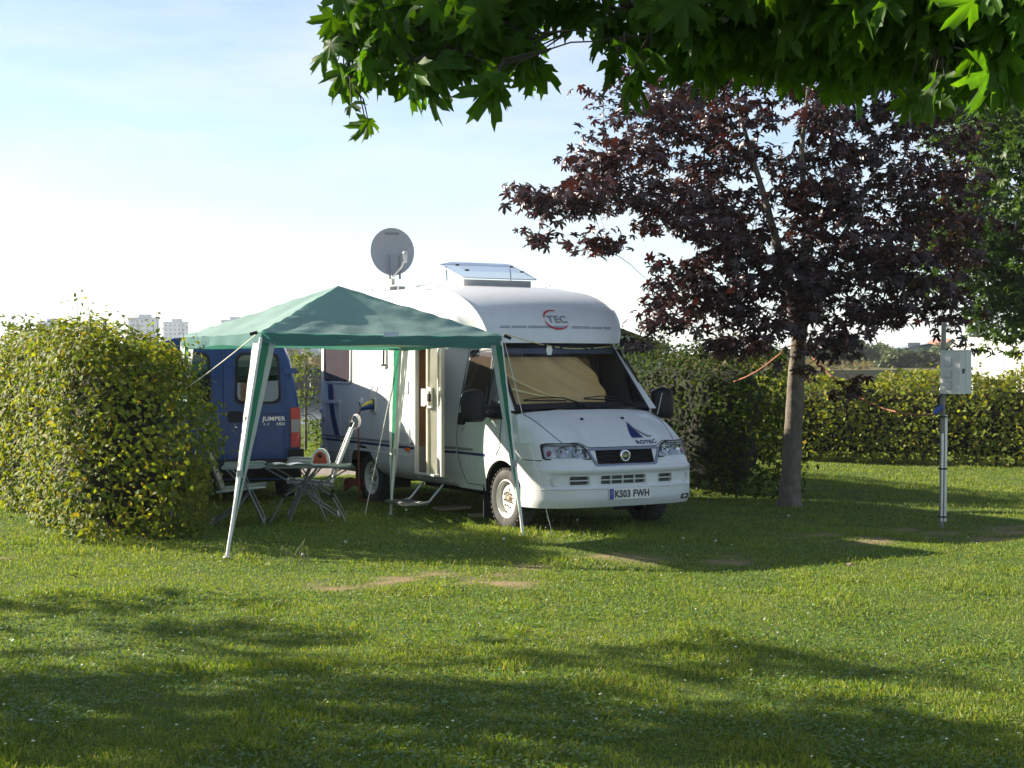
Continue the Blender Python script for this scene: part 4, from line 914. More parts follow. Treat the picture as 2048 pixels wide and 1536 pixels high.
# folding table
tb = empty('folding_table', (-2.27, 17.2, 0), math.radians(6), 'folding camp table with dark green top and crossed legs', 'table')
m = MB(); m.grid(lambda u, v: (u, v, .625 - .018 * math.sin(PI * (u + .46) / .92) * math.sin(PI * (v + .34) / .68) + .006 * math.sin(u * 14)), lins(-.47, .47, 16), lins(-.34, .34, 10)); m.grid(lambda u, v: (u, v, .612 - .018 * math.sin(PI * (u + .46) / .92) * math.sin(PI * (v + .34) / .68)), lins(-.47, .47, 10), lins(-.34, .34, 6)); m.build('table_top', GREENT, tb)
for sy in (-1, 1):
    m = MB(); m.tube([(-.46, sy * .34, .615), (.46, sy * .34, .615)], .010, 6); m.build('edge_rail', GALU, tb)
    for sx in (-1, 1):
        m = MB(); m.tube([(sx * .46, sy * .33, .61), (-sx * .08, sy * .30, .30)], .009, 6); m.build('brace', GALU, tb)
        m = MB(); m.tube([(sx * .06, sy * .24, .42), (sx * .26, sy * .30, .30), (sx * .42, sy * .34, 0)], .010, 6); m.build('leg', GALU, tb)
        m = MB(); m.tube([(sx * .10, sy * .26, .60), (-sx * .06, sy * .25, .36), (-sx * .20, sy * .32, .02)], .009, 6); m.build('brace', GALU, tb)
        m = MB(); m.lathe([(.02, -.02), (.022, 0), (.02, .02)], (sx * .26, sy * .30, .30), 'z', 8); m.build('joint', BLACKP, tb)
lt = empty('lantern', Vector((-2.13, 17.15, .625)), 0, 'small white lantern with orange grille on the table', 'lantern')
m = MB(); P = roundpoly([(-.11, 0), (.11, 0), (.085, .13), (.035, .185), (-.035, .185), (-.085, .13)], .04); m.prism(P, lambda u, v, d: (u, d, v), -.05, .05); m.build('housing', mat('white_housing', (.75, .74, .72), .4), lt)
P = roundpoly([(-.085, .02), (.085, .02), (.06, .12), (.02, .155), (-.02, .155), (-.06, .12)], .02); m = MB(); m.prism(P, lambda u, v, d: (u, -d, v), .05, .056); m.build('grille', mat('orange_grille', (.65, .10, .03), .5), lt)
for k in range(5):
    m = MB(); m.box((0, -.058, .03 + k * .014), (.15 - k * .012, .004, .004)); m.build('grille_bar', mat('red_brown_bar', (.25, .05, .03), .6), lt)
m = MB(); m.lathe([(.028, 0), (.028, -.006), (0, -.008)], (0, -.056, .112), 'y', 12); m.build('bulb_window', mat('dark_brown_lens', (.05, .025, .02), .3), lt)
# magazines lying on the table
mg = empty('magazine', Vector((-2.48, 17.08, .628)), .3, 'open magazine lying on the green table top', 'magazine')
for s_ in (-1, 1):
    m = MB(); m.grid(lambda u, v: (s_ * u * .16, (v - .5) * .26, .004 + .022 * math.sin(u * PI * .8)), lins(0, 1, 7), [0, 1]); m.build('page', mat('magazine_paper', (.55, .56, .60), .5, var=.3, scale=18), mg)
# levelling boards by the front wheel
for loc, rz, s, lb in (((-.72, 18.42), .5, (.42, .20), 'weathered plywood board lying in the grass below the step'), ((-.25, 17.65), .5, (.50, .13), 'pale wooden plank lying on the grass behind the front wheel')):
    m = MB(); m.box((0, 0, .0), (s[0], s[1], .03)); o = m.build('wooden_board', mat('weathered_board', (.36, .28, .17), .85, var=.2), None); o.location = (loc[0], loc[1], .03); o.rotation_euler = (.02, -.02, rz); tag(o, lb, 'board')
# mains lead hanging from the inlet to the ground
M_ = Matrix.Translation((MHX, MHY, 0)) @ Matrix.Rotation(TH, 4, 'Z')
LEAD = mat('brown_orange_lead', (.30, .10, .05), .6)
m = MB(); pts = [M_ @ Vector(p) for p in ((-1.205, 3.135, 1.20), (-1.24, 3.17, 1.10), (-1.20, 3.24, .80), (-1.16, 3.32, .45), (-1.14, 3.36, .16), (-1.10, 3.45, .03), (-.8, 3.6, .02), (0, 3.9, .02), (1.4, 4.1, .02))]
m.tube(pts, .011, 8); o = m.build('mains_lead', LEAD); tag(o, 'brown-orange mains lead hanging down the motorhome side from its yellow and blue plug', 'cable')
m = MB()
for k in range(4): m.tube([M_ @ Vector((-1.05 + .12 * math.cos(a), 3.72 + .13 * math.sin(a), .12 + k * .022 + .10 * abs(math.sin(a)))) for a in lins(0, 2 * PI, 18)], .010, 6)
o = m.build('cable_coil', mat('dark_red_lead', (.16, .02, .02), .6)); tag(o, 'dark red coil of cable lying by the motorhome rear wheel', 'cable coil')

# ------------------------------------------------------------------ power post with meter box, orange lead to the tree
PB = gnd(1884, 1052)
pp = empty('power_post', PB, 0, 'thin metal power post with a pale grey socket box on the right', 'power post')
m = MB(); m.tube([(0, 0, -.1), (.01, 0, 1.3), (.018, 0, 2.2)], .026, 10); m.build('post', mat('dark_galvanised_post', (.20, .19, .18), .5, .5), pp)
m = MB(); m.tube([(.032, -.022, .05), (.040, -.022, 1.20)], .017, 8); m.tube([(-.006, -.03, .05), (.002, -.03, 1.0)], .014, 8); m.build('conduit', mat('bright_conduit', (.66, .66, .68), .3, .5), pp)
for z in (.10, .62, 1.18):
    m = MB(); m.lathe([(.05, -.008), (.052, 0), (.05, .008)], (.01, -.008, z), 'z', 12); m.build('band_clamp', BLACKP, pp)
bx = MB(); RZ = math.radians(44)
bx.box((.105, -.15, 1.66), (.235, .235, .455), rz=RZ); b = bx.build('socket_box', mat('pale_grey_enamel', (.50, .51, .49), .45, var=.03, dirt=.12), pp)
R_ = Matrix.Translation((.105, -.15, 1.66)) @ Matrix.Rotation(RZ, 4, 'Z')
m = MB(); m.box(R_ @ Vector((.05, -.119, .0)), (.115, .004, .43), rz=RZ); m.build('box_door', mat('pale_grey_enamel', (.50, .51, .49), .45), b)
m = MB(); m.box(R_ @ Vector((-.05, -.121, .015)), (.03, .01, .05), rz=RZ); m.build('box_lock', BLACKP, b)
for k in range(3):
    m = MB(); m.box(R_ @ Vector((-.122, .03, -.13 + k * .12)), (.02, .10, .085), rz=RZ); m.build('socket_cover', mat('grey_socket', (.42, .43, .42), .5), b)
m = MB(); m.box((0.105, -.15, 1.893), (.245, .245, .012), rz=RZ); m.build('box_lid', mat('grey_socket', (.42, .43, .42), .5), b)
m = MB(); m.tube([(.0, -.02, 1.44), (-.06, -.05, 1.36), (-.05, -.05, 1.28)], .012, 6); m.build('tail_lead', BLACKP, pp)
m = MB(); m.tube([(-.015, -.05, 1.29), (-.05, -.06, 1.26), (-.10, -.07, 1.21)], [.03, .032, .02], 10); o = m.build('plug', mat('blue_plug2', (.02, .06, .30), .45), pp)
OL = mat('orange_lead', (.30, .095, .04), .65)
trunkp = at(1590, 690, 18.80)
m = MB(); pts = [PB + Vector((-.10, -.07, 1.21))] + [at(x, y, d) for x, y, d in ((1860, 830, 16.85), (1810, 828, 17.2), (1770, 818, 17.5), (1735, 803, 17.75), (1700, 782, 18.0), (1660, 750, 18.3), (1625, 715, 18.6))] + [trunkp + Vector((.12, 0, .02)), trunkp + Vector((-.02, -.03, 0)), trunkp + Vector((-.14, 0, -.04))] + [at(x, y, d) for x, y, d in ((1562, 706, 19.0), (1540, 724, 19.2), (1515, 742, 19.4), (1490, 755, 19.6), (1466, 764, 19.9))]
m.tube(pts, .009, 8); o = m.build('extension_lead', OL); tag(o, 'orange extension lead slung from the power post over the tree trunk', 'cable')

# ------------------------------------------------------------------ foliage tools
def frames(nrm, roll):
    """rotation matrices whose z axis is nrm, spun by roll"""
    n = nrm / np.linalg.norm(nrm, axis=1, keepdims=True)
    ref = np.where(np.abs(n[:, 2:3]) < .9, np.array([[0, 0, 1.]]), np.array([[1., 0, 0]]))
    t = np.cross(ref, n); t /= np.linalg.norm(t, axis=1, keepdims=True); b = np.cross(n, t)
    c, s = np.cos(roll)[:, None], np.sin(roll)[:, None]
    x = t * c + b * s; y = -t * s + b * c
    return np.stack([x, y, n], -1)                   # columns
def scatter_mesh(name, tv, tf, P, R, S, material, parent=None, origin=(0, 0, 0), kind='stuff'):
    V = np.einsum('nij,kj->nki', R, tv) * S[:, None, None] + (P - np.asarray(origin))[:, None, :]
    k = len(tv); F = (tf[None] + (np.arange(len(P)) * k)[:, None, None]).reshape(-1, tf.shape[1])
    me = bpy.data.meshes.new(name); np_mesh(me, V.reshape(-1, 3), F); me.materials.append(material)
    o = bpy.data.objects.new(name, me); link(o); o.parent = parent
    if kind: o['kind'] = kind
    return o
def leaf_parts(pick, tv, tf, P, R, S, material, parent, origin, name='leaf'):
    me = bpy.data.meshes.new(name + '_shape'); np_mesh(me, tv, tf); me.materials.append(material)
    og = Vector(origin)
    for i in pick:
        o = bpy.data.objects.new(name, me); link(o); o.parent = parent
        M = Matrix.Identity(4)
        for r in range(3):
            for c in range(3): M[r][c] = float(R[i, r, c] * S[i])
            M[r][3] = float(P[i, r]) - og[r]
        o.matrix_local = M
def pick_leaves(P, S, n=300, ok=None):
    x, y = project(P); size = S / np.maximum(P[:, 1], .5)
    vis = (x > 8) & (x < 2040) & (y > 8) & (y < 1528) & (P[:, 1] > 1)
    if ok is not None: vis &= ok
    sc = np.where(vis, size, -1); idx = np.argsort(-sc)[:n]
    return idx[sc[idx] > 0]
def split_leaves(tv, tf, P, R, S, material, parent, origin, ok=None, n=300, name='foliage'):
    idx = pick_leaves(P, S, n, ok); rest = np.ones(len(P), bool); rest[idx] = False
    leaf_parts(idx, tv, tf, P, R, S, material, parent, origin)
    return scatter_mesh(name, tv, tf, P[rest], R[rest], S[rest], material, parent, origin)
# leaf outlines -----------------------------------------------------
OV = np.array([[0, -.5, 0], [.24, -.22, .05], [.29, .10, .07], [.15, .38, .03], [0, .56, -.03], [-.15, .38, .03], [-.29, .10, .07], [-.24, -.22, .05], [0, 0, -.02]], float)
OVF = np.array([[8, i, (i + 1) % 8] for i in range(8)])
OV4 = np.array([[0, -.5, 0], [.27, -.02, .06], [0, .55, -.03], [-.27, -.02, .06]], float); OV4F = np.array([[0, 1, 2], [0, 2, 3]])
def maple(fine):
    half = [(0, 1.0), (5, .80), (13, .86), (15, .68), (25, .40), (35, .60), (38, .78), (47, .98), (52, .76), (61, .80), (66, .60), (79, .36), (88, .50), (98, .68), (106, .52), (120, .46), (140, .34), (165, .20)]
    if not fine: half = [(0, 1.0), (14, .80), (25, .38), (38, .72), (47, .96), (60, .74), (79, .34), (98, .66), (125, .42), (165, .18)]
    pts = [(math.radians(a), r) for a, r in half] + [(math.radians(180), .05)] + [(-math.radians(a), r) for a, r in half[::-1][:-1]]
    V = [[0, 0, .04]]
    for a, r in pts:
        fold = -.26 * r * r - .11 * r * math.cos(a * 360 / 48.5)
        V.append([math.sin(a) * r * .58, math.cos(a) * r * .58, fold * .58])
    n = len(pts); F = [[0, 1 + i, 1 + (i + 1) % n] for i in range(n)]
    return np.array(V), np.array(F)
MLF, MLFF = maple(True); ML, MLF_ = maple(False)

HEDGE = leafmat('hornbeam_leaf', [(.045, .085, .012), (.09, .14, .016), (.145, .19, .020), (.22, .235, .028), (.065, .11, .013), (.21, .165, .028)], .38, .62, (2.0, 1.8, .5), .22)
HEDGER = leafmat('sun_lightened_hedge_leaf', [(.09, .14, .02), (.15, .20, .026), (.21, .25, .03), (.26, .27, .038), (.11, .16, .022), (.25, .20, .04)], .42, .62, (2.0, 1.8, .5), .22)  # leaf colour lightened to stand in for sunlight on the right hedge
HEDGED = leafmat('shade_darkened_hedge_leaf', [(.016, .036, .006), (.029, .056, .008), (.044, .074, .010), (.023, .046, .007), (.058, .07, .014)], .30, .7, (1.8, 1.8, .5), .06)  # leaf colour darkened to deepen the shade on this hedge
def barkmat():
    m, N, L, B = nodes('furrowed_bark'); tc = N.new('ShaderNodeTexCoord'); mp = N.new('ShaderNodeMapping'); mp.inputs['Scale'].default_value = (1, 1, .22); L.new(tc.outputs['Object'], mp.inputs['Vector'])
    v = N.new('ShaderNodeTexVoronoi'); v.inputs['Scale'].default_value = 34; v.feature = 'DISTANCE_TO_EDGE'; L.new(mp.outputs[0], v.inputs['Vector'])
    n = N.new('ShaderNodeTexNoise'); n.inputs['Scale'].default_value = 26; n.inputs['Detail'].default_value = 7; L.new(mp.outputs[0], n.inputs['Vector'])
    n2 = N.new('ShaderNodeTexNoise'); n2.inputs['Scale'].default_value = 5; n2.inputs['Detail'].default_value = 5; L.new(tc.outputs['Object'], n2.inputs['Vector'])
    rp = N.new('ShaderNodeValToRGB'); rp.color_ramp.elements[0].position = .32; rp.color_ramp.elements[1].position = .70; rp.color_ramp.elements[0].color = (.04, .032, .025, 1); rp.color_ramp.elements[1].color = (.095, .078, .058, 1); L.new(n.outputs['Fac'], rp.inputs['Fac'])
    mx = N.new('ShaderNodeMix'); mx.data_type = 'RGBA'; mx.inputs['B'].default_value = (.07, .075, .045, 1); mr = N.new('ShaderNodeMapRange'); mr.inputs['From Min'].default_value = .5; mr.inputs['From Max'].default_value = .7; mr.inputs['To Max'].default_value = .6; L.new(n2.outputs['Fac'], mr.inputs['Value']); L.new(mr.outputs[0], mx.inputs['Factor']); L.new(rp.outputs['Color'], mx.inputs['A']); L.new(mx.outputs['Result'], B.inputs['Base Color']); B.inputs['Roughness'].default_value = .95
    ad = N.new('ShaderNodeMath'); ad.operation = 'MULTIPLY_ADD'; ad.inputs[1].default_value = .6; L.new(n.outputs['Fac'], ad.inputs[0]); mn = N.new('ShaderNodeMath'); mn.operation = 'MINIMUM'; mn.inputs[1].default_value = .2; L.new(v.outputs['Distance'], mn.inputs[0]); L.new(mn.outputs[0], ad.inputs[2])
    bp = N.new('ShaderNodeBump'); bp.inputs['Strength'].default_value = 1.0; bp.inputs['Distance'].default_value = .025; L.new(ad.outputs[0], bp.inputs['Height']); L.new(bp.outputs[0], B.inputs['Normal'])
    return m
TWIG = mat('hedge_twig', (.07, .05, .03), .9, var=.3); BARK = mat('grey_brown_bark', (.13, .11, .085), .95, var=.35, scale=9, bump=.9, bscale=22)
BARKD = mat('dark_branch_bark', (.06, .05, .04), .95, var=.3, scale=9)
CORE_SHADE = mat('hedge_inner_shade', (.012, .013, .006), 1.0, var=.4, scale=9)

def hedge(name, label, A, B, hw, hA, hB, n, leafsize, material, ends=(True, True), bulge=.10, nparts=300, shoots=(), depth=.42, seed=1, fine=False, cat='hedge', group=None, lift=.12, skirt=True):
    """clipped hedge from A to B: leaves in a rough outer layer, twigs and stems inside"""
    r = np.random.default_rng(seed); A = np.array(A, float); B = np.array(B, float); L = np.linalg.norm(B - A); ax = (B - A) / L; pr = np.array([-ax[1], ax[0]])
    root = empty(name, (A[0], A[1], 0), 0, label, cat, group); org = (A[0], A[1], 0)
    # sample the surface: stadium-shaped plan outline for the sides, plus the top
    def sample(k):
        arcl = PI * hw; seg = [L, arcl if ends[1] else 0, L, arcl if ends[0] else 0]; per = sum(seg); Hm = (hA + hB) / 2
        top = r.random(k) < (2 * hw * L * .8) / (2 * hw * L * .8 + per * Hm)
        d = r.uniform(0, per, k); c0, c1, c2 = np.cumsum(seg)[:3]
        th1 = (d - c0) / hw; th2 = (d - c2) / hw
        u = np.where(d < c0, d, np.where(d < c1, L + hw * np.sin(th1), np.where(d < c2, L - (d - c1), -hw * np.sin(th2))))
        lat = np.where(d < c0, -hw, np.where(d < c1, -hw * np.cos(th1), np.where(d < c2, hw, hw * np.cos(th2))))
        nu = np.where((d >= c0) & (d < c1), np.sin(th1), np.where(d >= c2, -np.sin(th2), 0)); nl = np.where(d < c0, -1., np.where(d < c1, -np.cos(th1), np.where(d < c2, 1., np.cos(th2))))
        z = r.random(k) ** .9; H = (hA + (hB - hA) * np.clip(u / L, 0, 1)) * (.90 + .19 * vnoise(u, lat, 1.6, seed + 5)); z = z * H
        sh = np.clip((z - (H - .5)) / .5, 0, 1); low = np.clip(1 - z / .4, 0, 1); sq = 1 - .30 * sh ** 2 - .14 * low; cu = np.clip(u, 0, L)
        lat = lat * sq; u = cu + (u - cu) * sq
        tu = r.uniform(-hw * .8 if ends[0] else 0, L + (hw * .8 if ends[1] else 0), k); tl = r.uniform(-hw * .85, hw * .85, k); Ht = (hA + (hB - hA) * np.clip(tu / L, 0, 1)) * (.90 + .19 * vnoise(tu, tl, 1.6, seed + 5))
        u = np.where(top, tu, u); lat = np.where(top, tl * np.where((tu < 0) | (tu > L), .7, 1), lat); z = np.where(top, Ht - .12 * np.clip(np.abs(tl) / hw - .4, 0, 1), z)
        nz = np.where(top, 1., .35 * sh); nu = np.where(top, 0, nu); nl = np.where(top, 0, nl)
        return u, lat, z, nu, nl, nz
    u, lat, z, nu, nl, nz = sample(n)
    bul = (vnoise(u * 1.0 + lat * .6 + 31, z + 7, 1.1, seed) - .5) * 2 * bulge + (vnoise(u + lat, z, 3.2, seed + 1) - .5) * bulge * 1.3
    inn = r.exponential(.13, n).clip(0, depth) - .03 + np.where(r.random(n) < .10, -r.uniform(.02, .20, n), 0)
    off = bul - inn
    U = u + nu * off; Lt = lat + nl * off; Zz = np.maximum(z + nz * off, .03 + .05 * r.random(n))
    P = np.stack([A[0] + ax[0] * U + pr[0] * Lt, A[1] + ax[1] * U + pr[1] * Lt, Zz], -1)
    nrm = np.stack([ax[0] * nu + pr[0] * nl, ax[1] * nu + pr[1] * nl, nz + .55], -1) + r.normal(0, .55, (n, 3))
    R = frames(nrm, r.uniform(0, 2 * PI, n)); S = leafsize * r.uniform(.45, 1.35, n)
    # tall free shoots
    sp, sr, ss = [], [], []
    for (px, py, top, k) in shoots:
        base = np.array([px, py, 1.5]); lean = r.normal(0, .05, 2)
        h = top - 1.5
        m = MB(); pts = [base + np.array([lean[0] * t * t, lean[1] * t * t, h * t]) - np.array(org) for t in lins(0, 1, 6)]; m.tube(pts, [.006 * (1 - .7 * t) for t in lins(0, 1, 6)], 5); m.build('shoot', TWIG, root)
        for j in range(k):
            t = .25 + .75 * j / k; a = j * 2.4
            sp.append(base + np.array([lean[0] * t * t + .05 * math.cos(a), lean[1] * t * t + .05 * math.sin(a), h * t])); sr.append([math.cos(a) * .8, math.sin(a) * .8, .5 + r.normal(0, .3)]); ss.append(leafsize * r.uniform(.7, 1.05))
    if sp:
        k = len(sp); P = np.vstack([P, np.array(sp)]); R = np.concatenate([R, frames(np.array(sr), r.uniform(0, 6.28, k))]); S = np.concatenate([S, np.array(ss)]); inn = np.concatenate([inn, np.zeros(k)])
        side_u = 1
    nn = np.concatenate([nrm, np.ones((len(P) - n, 3))]) if len(P) > n else nrm
    tocam = -P / np.linalg.norm(P, axis=1, keepdims=True)
    ok = (inn < .03) & ((nn * tocam).sum(1) > -.1)
    split_leaves(OV if fine else OV4, OVF if fine else OV4F, P, R, S, material, root, org, ok, nparts)
    # twigs and stems inside
    m = MB()
    for k in range(int(L / .3) + 2):
        t = (k + r.uniform(-.2, .2)) * .3 / L
        if t < 0 or t > 1: continue
        b = A + (B - A) * t; H = hA + (hB - hA) * t
        for j in range(3):
            a = r.uniform(0, 6.28); q = np.array([math.cos(a), math.sin(a)]) * hw * .6
            p0 = np.array([b[0], b[1], 0]) - np.array(org); p1 = p0 + np.array([q[0] * .4, q[1] * .4, H * .45]); p2 = p0 + np.array([q[0], q[1], H * .86])
            m.tube([p0, p1, p2], [.022, .014, .006], 5)
    tag(m.build('stems', TWIG, root), kind='stuff')
    m = MB()          # near-black core added to block sun through the hedge
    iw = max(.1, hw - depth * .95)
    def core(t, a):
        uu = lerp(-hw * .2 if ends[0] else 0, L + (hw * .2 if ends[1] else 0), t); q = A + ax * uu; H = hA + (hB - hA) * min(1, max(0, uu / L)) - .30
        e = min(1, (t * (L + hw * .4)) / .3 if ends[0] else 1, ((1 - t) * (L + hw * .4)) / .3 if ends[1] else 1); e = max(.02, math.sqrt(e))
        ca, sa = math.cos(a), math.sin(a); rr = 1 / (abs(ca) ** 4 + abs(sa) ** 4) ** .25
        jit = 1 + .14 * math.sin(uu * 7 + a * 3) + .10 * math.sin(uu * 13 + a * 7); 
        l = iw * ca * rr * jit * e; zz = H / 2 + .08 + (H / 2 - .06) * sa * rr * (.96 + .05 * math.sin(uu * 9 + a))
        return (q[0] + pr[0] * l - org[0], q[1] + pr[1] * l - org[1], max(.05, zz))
    m.grid(core, lins(0, 1, int(L / .25) + 4), lins(0, 2 * PI, 25)); m.build('sun_block_core', CORE_SHADE, root)
    return root

r_ = np.random.default_rng(5)
sh = [(-4.30, 15.3, 2.52, 17), (-4.16, 15.35, 2.46, 15), (-3.55, 15.5, 2.36, 13), (-3.62, 15.7, 2.2, 10), (-3.35, 15.9, 2.18, 9), (-3.85, 15.4, 2.2, 9), (-4.5, 15.8, 2.1, 8), (-5.0, 16.6, 2.2, 9), (-3.2, 16.0, 2.08, 8)] + [(-4.2 - q * .5 + r_.normal(0, .25), 15.6 + q + r_.normal(0, .2), 1.95 + r_.random() * .32, 9) for q in lins(0, 3.2, 30)]
hedge('hedge', 'leafy yellow-green hornbeam hedge with tall shoots on the left', (-3.93, 15.70), (-8.61, 25.2), .78, 2.03, 1.82, 66000, .061, HEDGE, bulge=.16, shoots=sh, seed=3, fine=True)
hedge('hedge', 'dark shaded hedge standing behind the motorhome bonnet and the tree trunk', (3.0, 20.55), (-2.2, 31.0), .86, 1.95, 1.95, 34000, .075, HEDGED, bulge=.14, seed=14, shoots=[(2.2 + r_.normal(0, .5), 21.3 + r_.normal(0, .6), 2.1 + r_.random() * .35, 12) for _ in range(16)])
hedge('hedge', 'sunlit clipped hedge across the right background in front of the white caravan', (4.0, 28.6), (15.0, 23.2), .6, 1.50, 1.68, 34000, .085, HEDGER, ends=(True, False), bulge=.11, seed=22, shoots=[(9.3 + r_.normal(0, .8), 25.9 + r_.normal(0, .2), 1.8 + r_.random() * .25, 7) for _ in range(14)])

# ------------------------------------------------------------------ trees
def limb(m, pts, r0, r1, n=9):
    k = len(pts); m.tube(pts, [lerp(r0, r1, (i / (k - 1)) ** .8) for i in range(k)], n)
def bez(a, b, c, n=8): return [a * (1 - t) ** 2 + b * 2 * t * (1 - t) + c * t * t for t in lins(0, 1, n)]
def spray(r, centre, rad, n_tw, per, size, up=.6, flat=1.0, droop=.3):
    """leaves on short twigs inside an ellipsoid; returns positions, normals, twig ends"""
    P, Nn, T = [], [], []
    while len(T) < n_tw:
        d = r.normal(0, 1, 3); d /= np.linalg.norm(d); q = centre + d * rad * (r.random() ** .45); T.append(q)
    T = np.array(T)
    for q in T:
        a0 = r.uniform(0, 6.28); dr = np.array([math.cos(a0), math.sin(a0), r.normal(-.1, .25)]); k = max(2, int(per + r.normal(0, 1.2)))
        for j in range(k):
            a = r.uniform(0, 6.28); o = dr * (j / k - .5) * size * 2.6 + np.array([math.cos(a), math.sin(a), 0]) * size * .75 + r.normal(0, size * .2, 3); P.append(q + o)
            Nn.append(np.array([math.cos(a) * droop, math.sin(a) * droop, up]) + r.normal(0, .38, 3))
    return np.array(P), np.array(Nn), T

class Wood:
    """grows each bough from the nearest wood already there"""
    def __init__(s, trunk, r): s.n = [(Vector(p), rr) for p, rr in trunk]; s.root = Vector(trunk[0][0]); s.r = r
    def grow(s, e, r1=.005, jit=.03, rmax=.06):
        best = None
        for p, rr in s.n:
            d = (e - p).length; up = e.z - p.z; cost = d + (.6 * max(0, p.z - e.z + .15 * d)) + .25 * max(0, (p - s.axis(p.z)).length - (e - s.axis(e.z)).length + .2)
            if best is None or cost < best[0]: best = (cost, p, rr)
        _, p, rr = best; d = (e - p).length; mid = p.lerp(e, .5) + Vector((s.r.normal(0, .05 * d), s.r.normal(0, .05 * d), .10 * d)); ln = bez(p, mid, e, 7)
        ln = [q + Vector((s.r.normal(0, jit * d * .25), s.r.normal(0, jit * d * .25), s.r.normal(0, jit * d * .25))) if 0 < i < 6 else q for i, q in enumerate(ln)]
        r0 = min(rmax, rr * .72, .008 + .012 * d); out = [lerp(r0, r1, (i / 6) ** .8) for i in range(7)]
        s.n += [(q, w) for q, w in zip(ln[1:], out[1:])]
        return ln, out
    def axis(s, z): return Vector((s.root.x, s.root.y, z))
PURPLE = leafmat('purple_maple_leaf', [(.022, .012, .013), (.036, .017, .017), (.055, .024, .021), (.028, .015, .016), (.045, .025, .024)], .2, .36, (1.9, .75, .45), .5)
tr0 = gnd(1580, 1012); PT = empty('maple_tree', tr0, 0, 'purple-leaved maple tree with a slim grey trunk right of the motorhome', 'tree')
r = np.random.default_rng(77)
lim = {}
tk = [Vector(p) for p in ((0, 0, -.05), (0.0, 0, .12), (.03, 0, .8), (.07, 0, 1.55), (.12, 0, 2.15), (.20, .03, 3.3), (.15, .08, 4.4), (.30, .12, 5.8))]
m = MB(); 
def bark_tube(m, pts, rad, n=22, sub=9, seed=4):
    q = []; w = []
    for i in range(len(pts) - 1):
        for t in lins(0, 1, sub)[:-1]: q.append(Vector(pts[i]).lerp(Vector(pts[i + 1]), t)); w.append(lerp(rad[i], rad[i + 1], t))
    q.append(Vector(pts[-1])); w.append(rad[-1]); rg = np.random.default_rng(seed); ph = rg.uniform(0, 6, 6)
    m.grid(lambda i, a: (lambda p, rr: (p.x + rr * math.cos(a), p.y + rr * math.sin(a), p.z))(q[int(i)], w[int(i)] * (1 + .05 * math.sin(3 * a + ph[0] + i * .15) + .035 * math.sin(7 * a + ph[1] + i * .6) + .03 * math.sin(11 * a + i * 1.7) + (.13 * max(0, 1 - q[int(i)].z / .25) * (1 + .5 * math.sin(5 * a + ph[2]))))), range(len(q)), lins(0, 2 * PI, n))
bark_tube(m, tk, [.15, .126, .112, .101, .09, .05, .03, .008]); m.build('trunk', BARK, PT)
lb = MB(); fk = [Vector(p) for p in ((.11, 0, 2.1), (-.02, -.03, 2.6), (-.14, -.05, 3.1), (-.32, 0, 3.8), (-.55, .05, 4.6), (-.7, .1, 5.3))]; bark_tube(lb, fk, [.085, .068, .055, .04, .025, .008], 14, 5); lb.build('branch', BARK, PT)
lb = MB(); fk2 = [Vector(p) for p in ((.15, 0, 2.35), (.40, .05, 2.9), (.75, .0, 3.5), (1.15, .1, 4.3))]; bark_tube(lb, fk2, [.07, .05, .035, .01], 12, 5); lb.build('branch', BARK, PT)
blobs = [ # px, py, rx, ry, depth offset, twigs
 (1290, 225, 130, 85, .3, 66), (1235, 330, 120, 70, -.2, 62), (1385, 200, 110, 90, .6, 62), (1180, 400, 95, 38, -.5, 40), (1095, 415, 70, 30, -.6, 20), (1045, 392, 30, 18, -.7, 7), (1075, 470, 24, 18, -.6, 5),
 (1330, 420, 130, 55, -.2, 62), (1195, 490, 48, 34, -.4, 17), (1420, 340, 110, 90, .2, 70), (1480, 460, 90, 80, .3, 60), (1380, 560, 80, 45, -.3, 36), (1330, 640, 60, 35, -.5, 20), (1320, 590, 30, 25, -.5, 8), (1430, 620, 70, 50, -.2, 30),
 (1500, 600, 80, 60, -.4, 42), (1520, 690, 60, 24, -.7, 12), (1280, 690, 26, 16, -.6, 5), (1440, 700, 40, 26, -.6, 10), (1660, 300, 70, 90, .2, 44), (1650, 450, 80, 80, -.3, 50), (1740, 250, 100, 90, .4, 60), (1790, 380, 120, 90, .2, 76), (1740, 510, 110, 70, -.4, 66),
 (1850, 500, 110, 80, .3, 66), (1880, 610, 80, 50, .0, 36), (1760, 620, 70, 45, -.5, 32), (1650, 600, 55, 50, -.5, 28), (1660, 700, 55, 30, -.8, 14), (1610, 735, 26, 18, -.9, 4), (1710, 780, 30, 18, -.9, 6), (1700, 670, 40, 25, -.8, 10), (1930, 440, 80, 100, .5, 44),
 (1560, 170, 70, 60, .6, 30), (1470, 120, 130, 70, .6, 50), (1680, 120, 130, 80, .5, 56), (1820, 180, 120, 90, .5, 56), (1500, 10, 170, 70, .5, 50), (1740, 10, 170, 80, .4, 50), (1900, 300, 90, 80, .6, 44), (1590, 480, 40, 60, .9, 14), (1930, 700, 34, 14, -.4, 4), (1560, 330, 34, 26, .5, 6), (1600, 400, 60, 60, -.3, 24), (1620, 540, 60, 50, -.5, 26), (1560, 540, 60, 50, -.3, 26), (1450, 520, 80, 50, -.3, 34), (1580, 640, 60, 40, -.7, 20), (1630, 220, 60, 70, -.2, 26), (1480, 250, 80, 60, -.3, 30), (1660, 370, 60, 50, -.4, 22), (1820, 560, 80, 50, -.5, 30), (1420, 450, 70, 50, -.5, 24)]
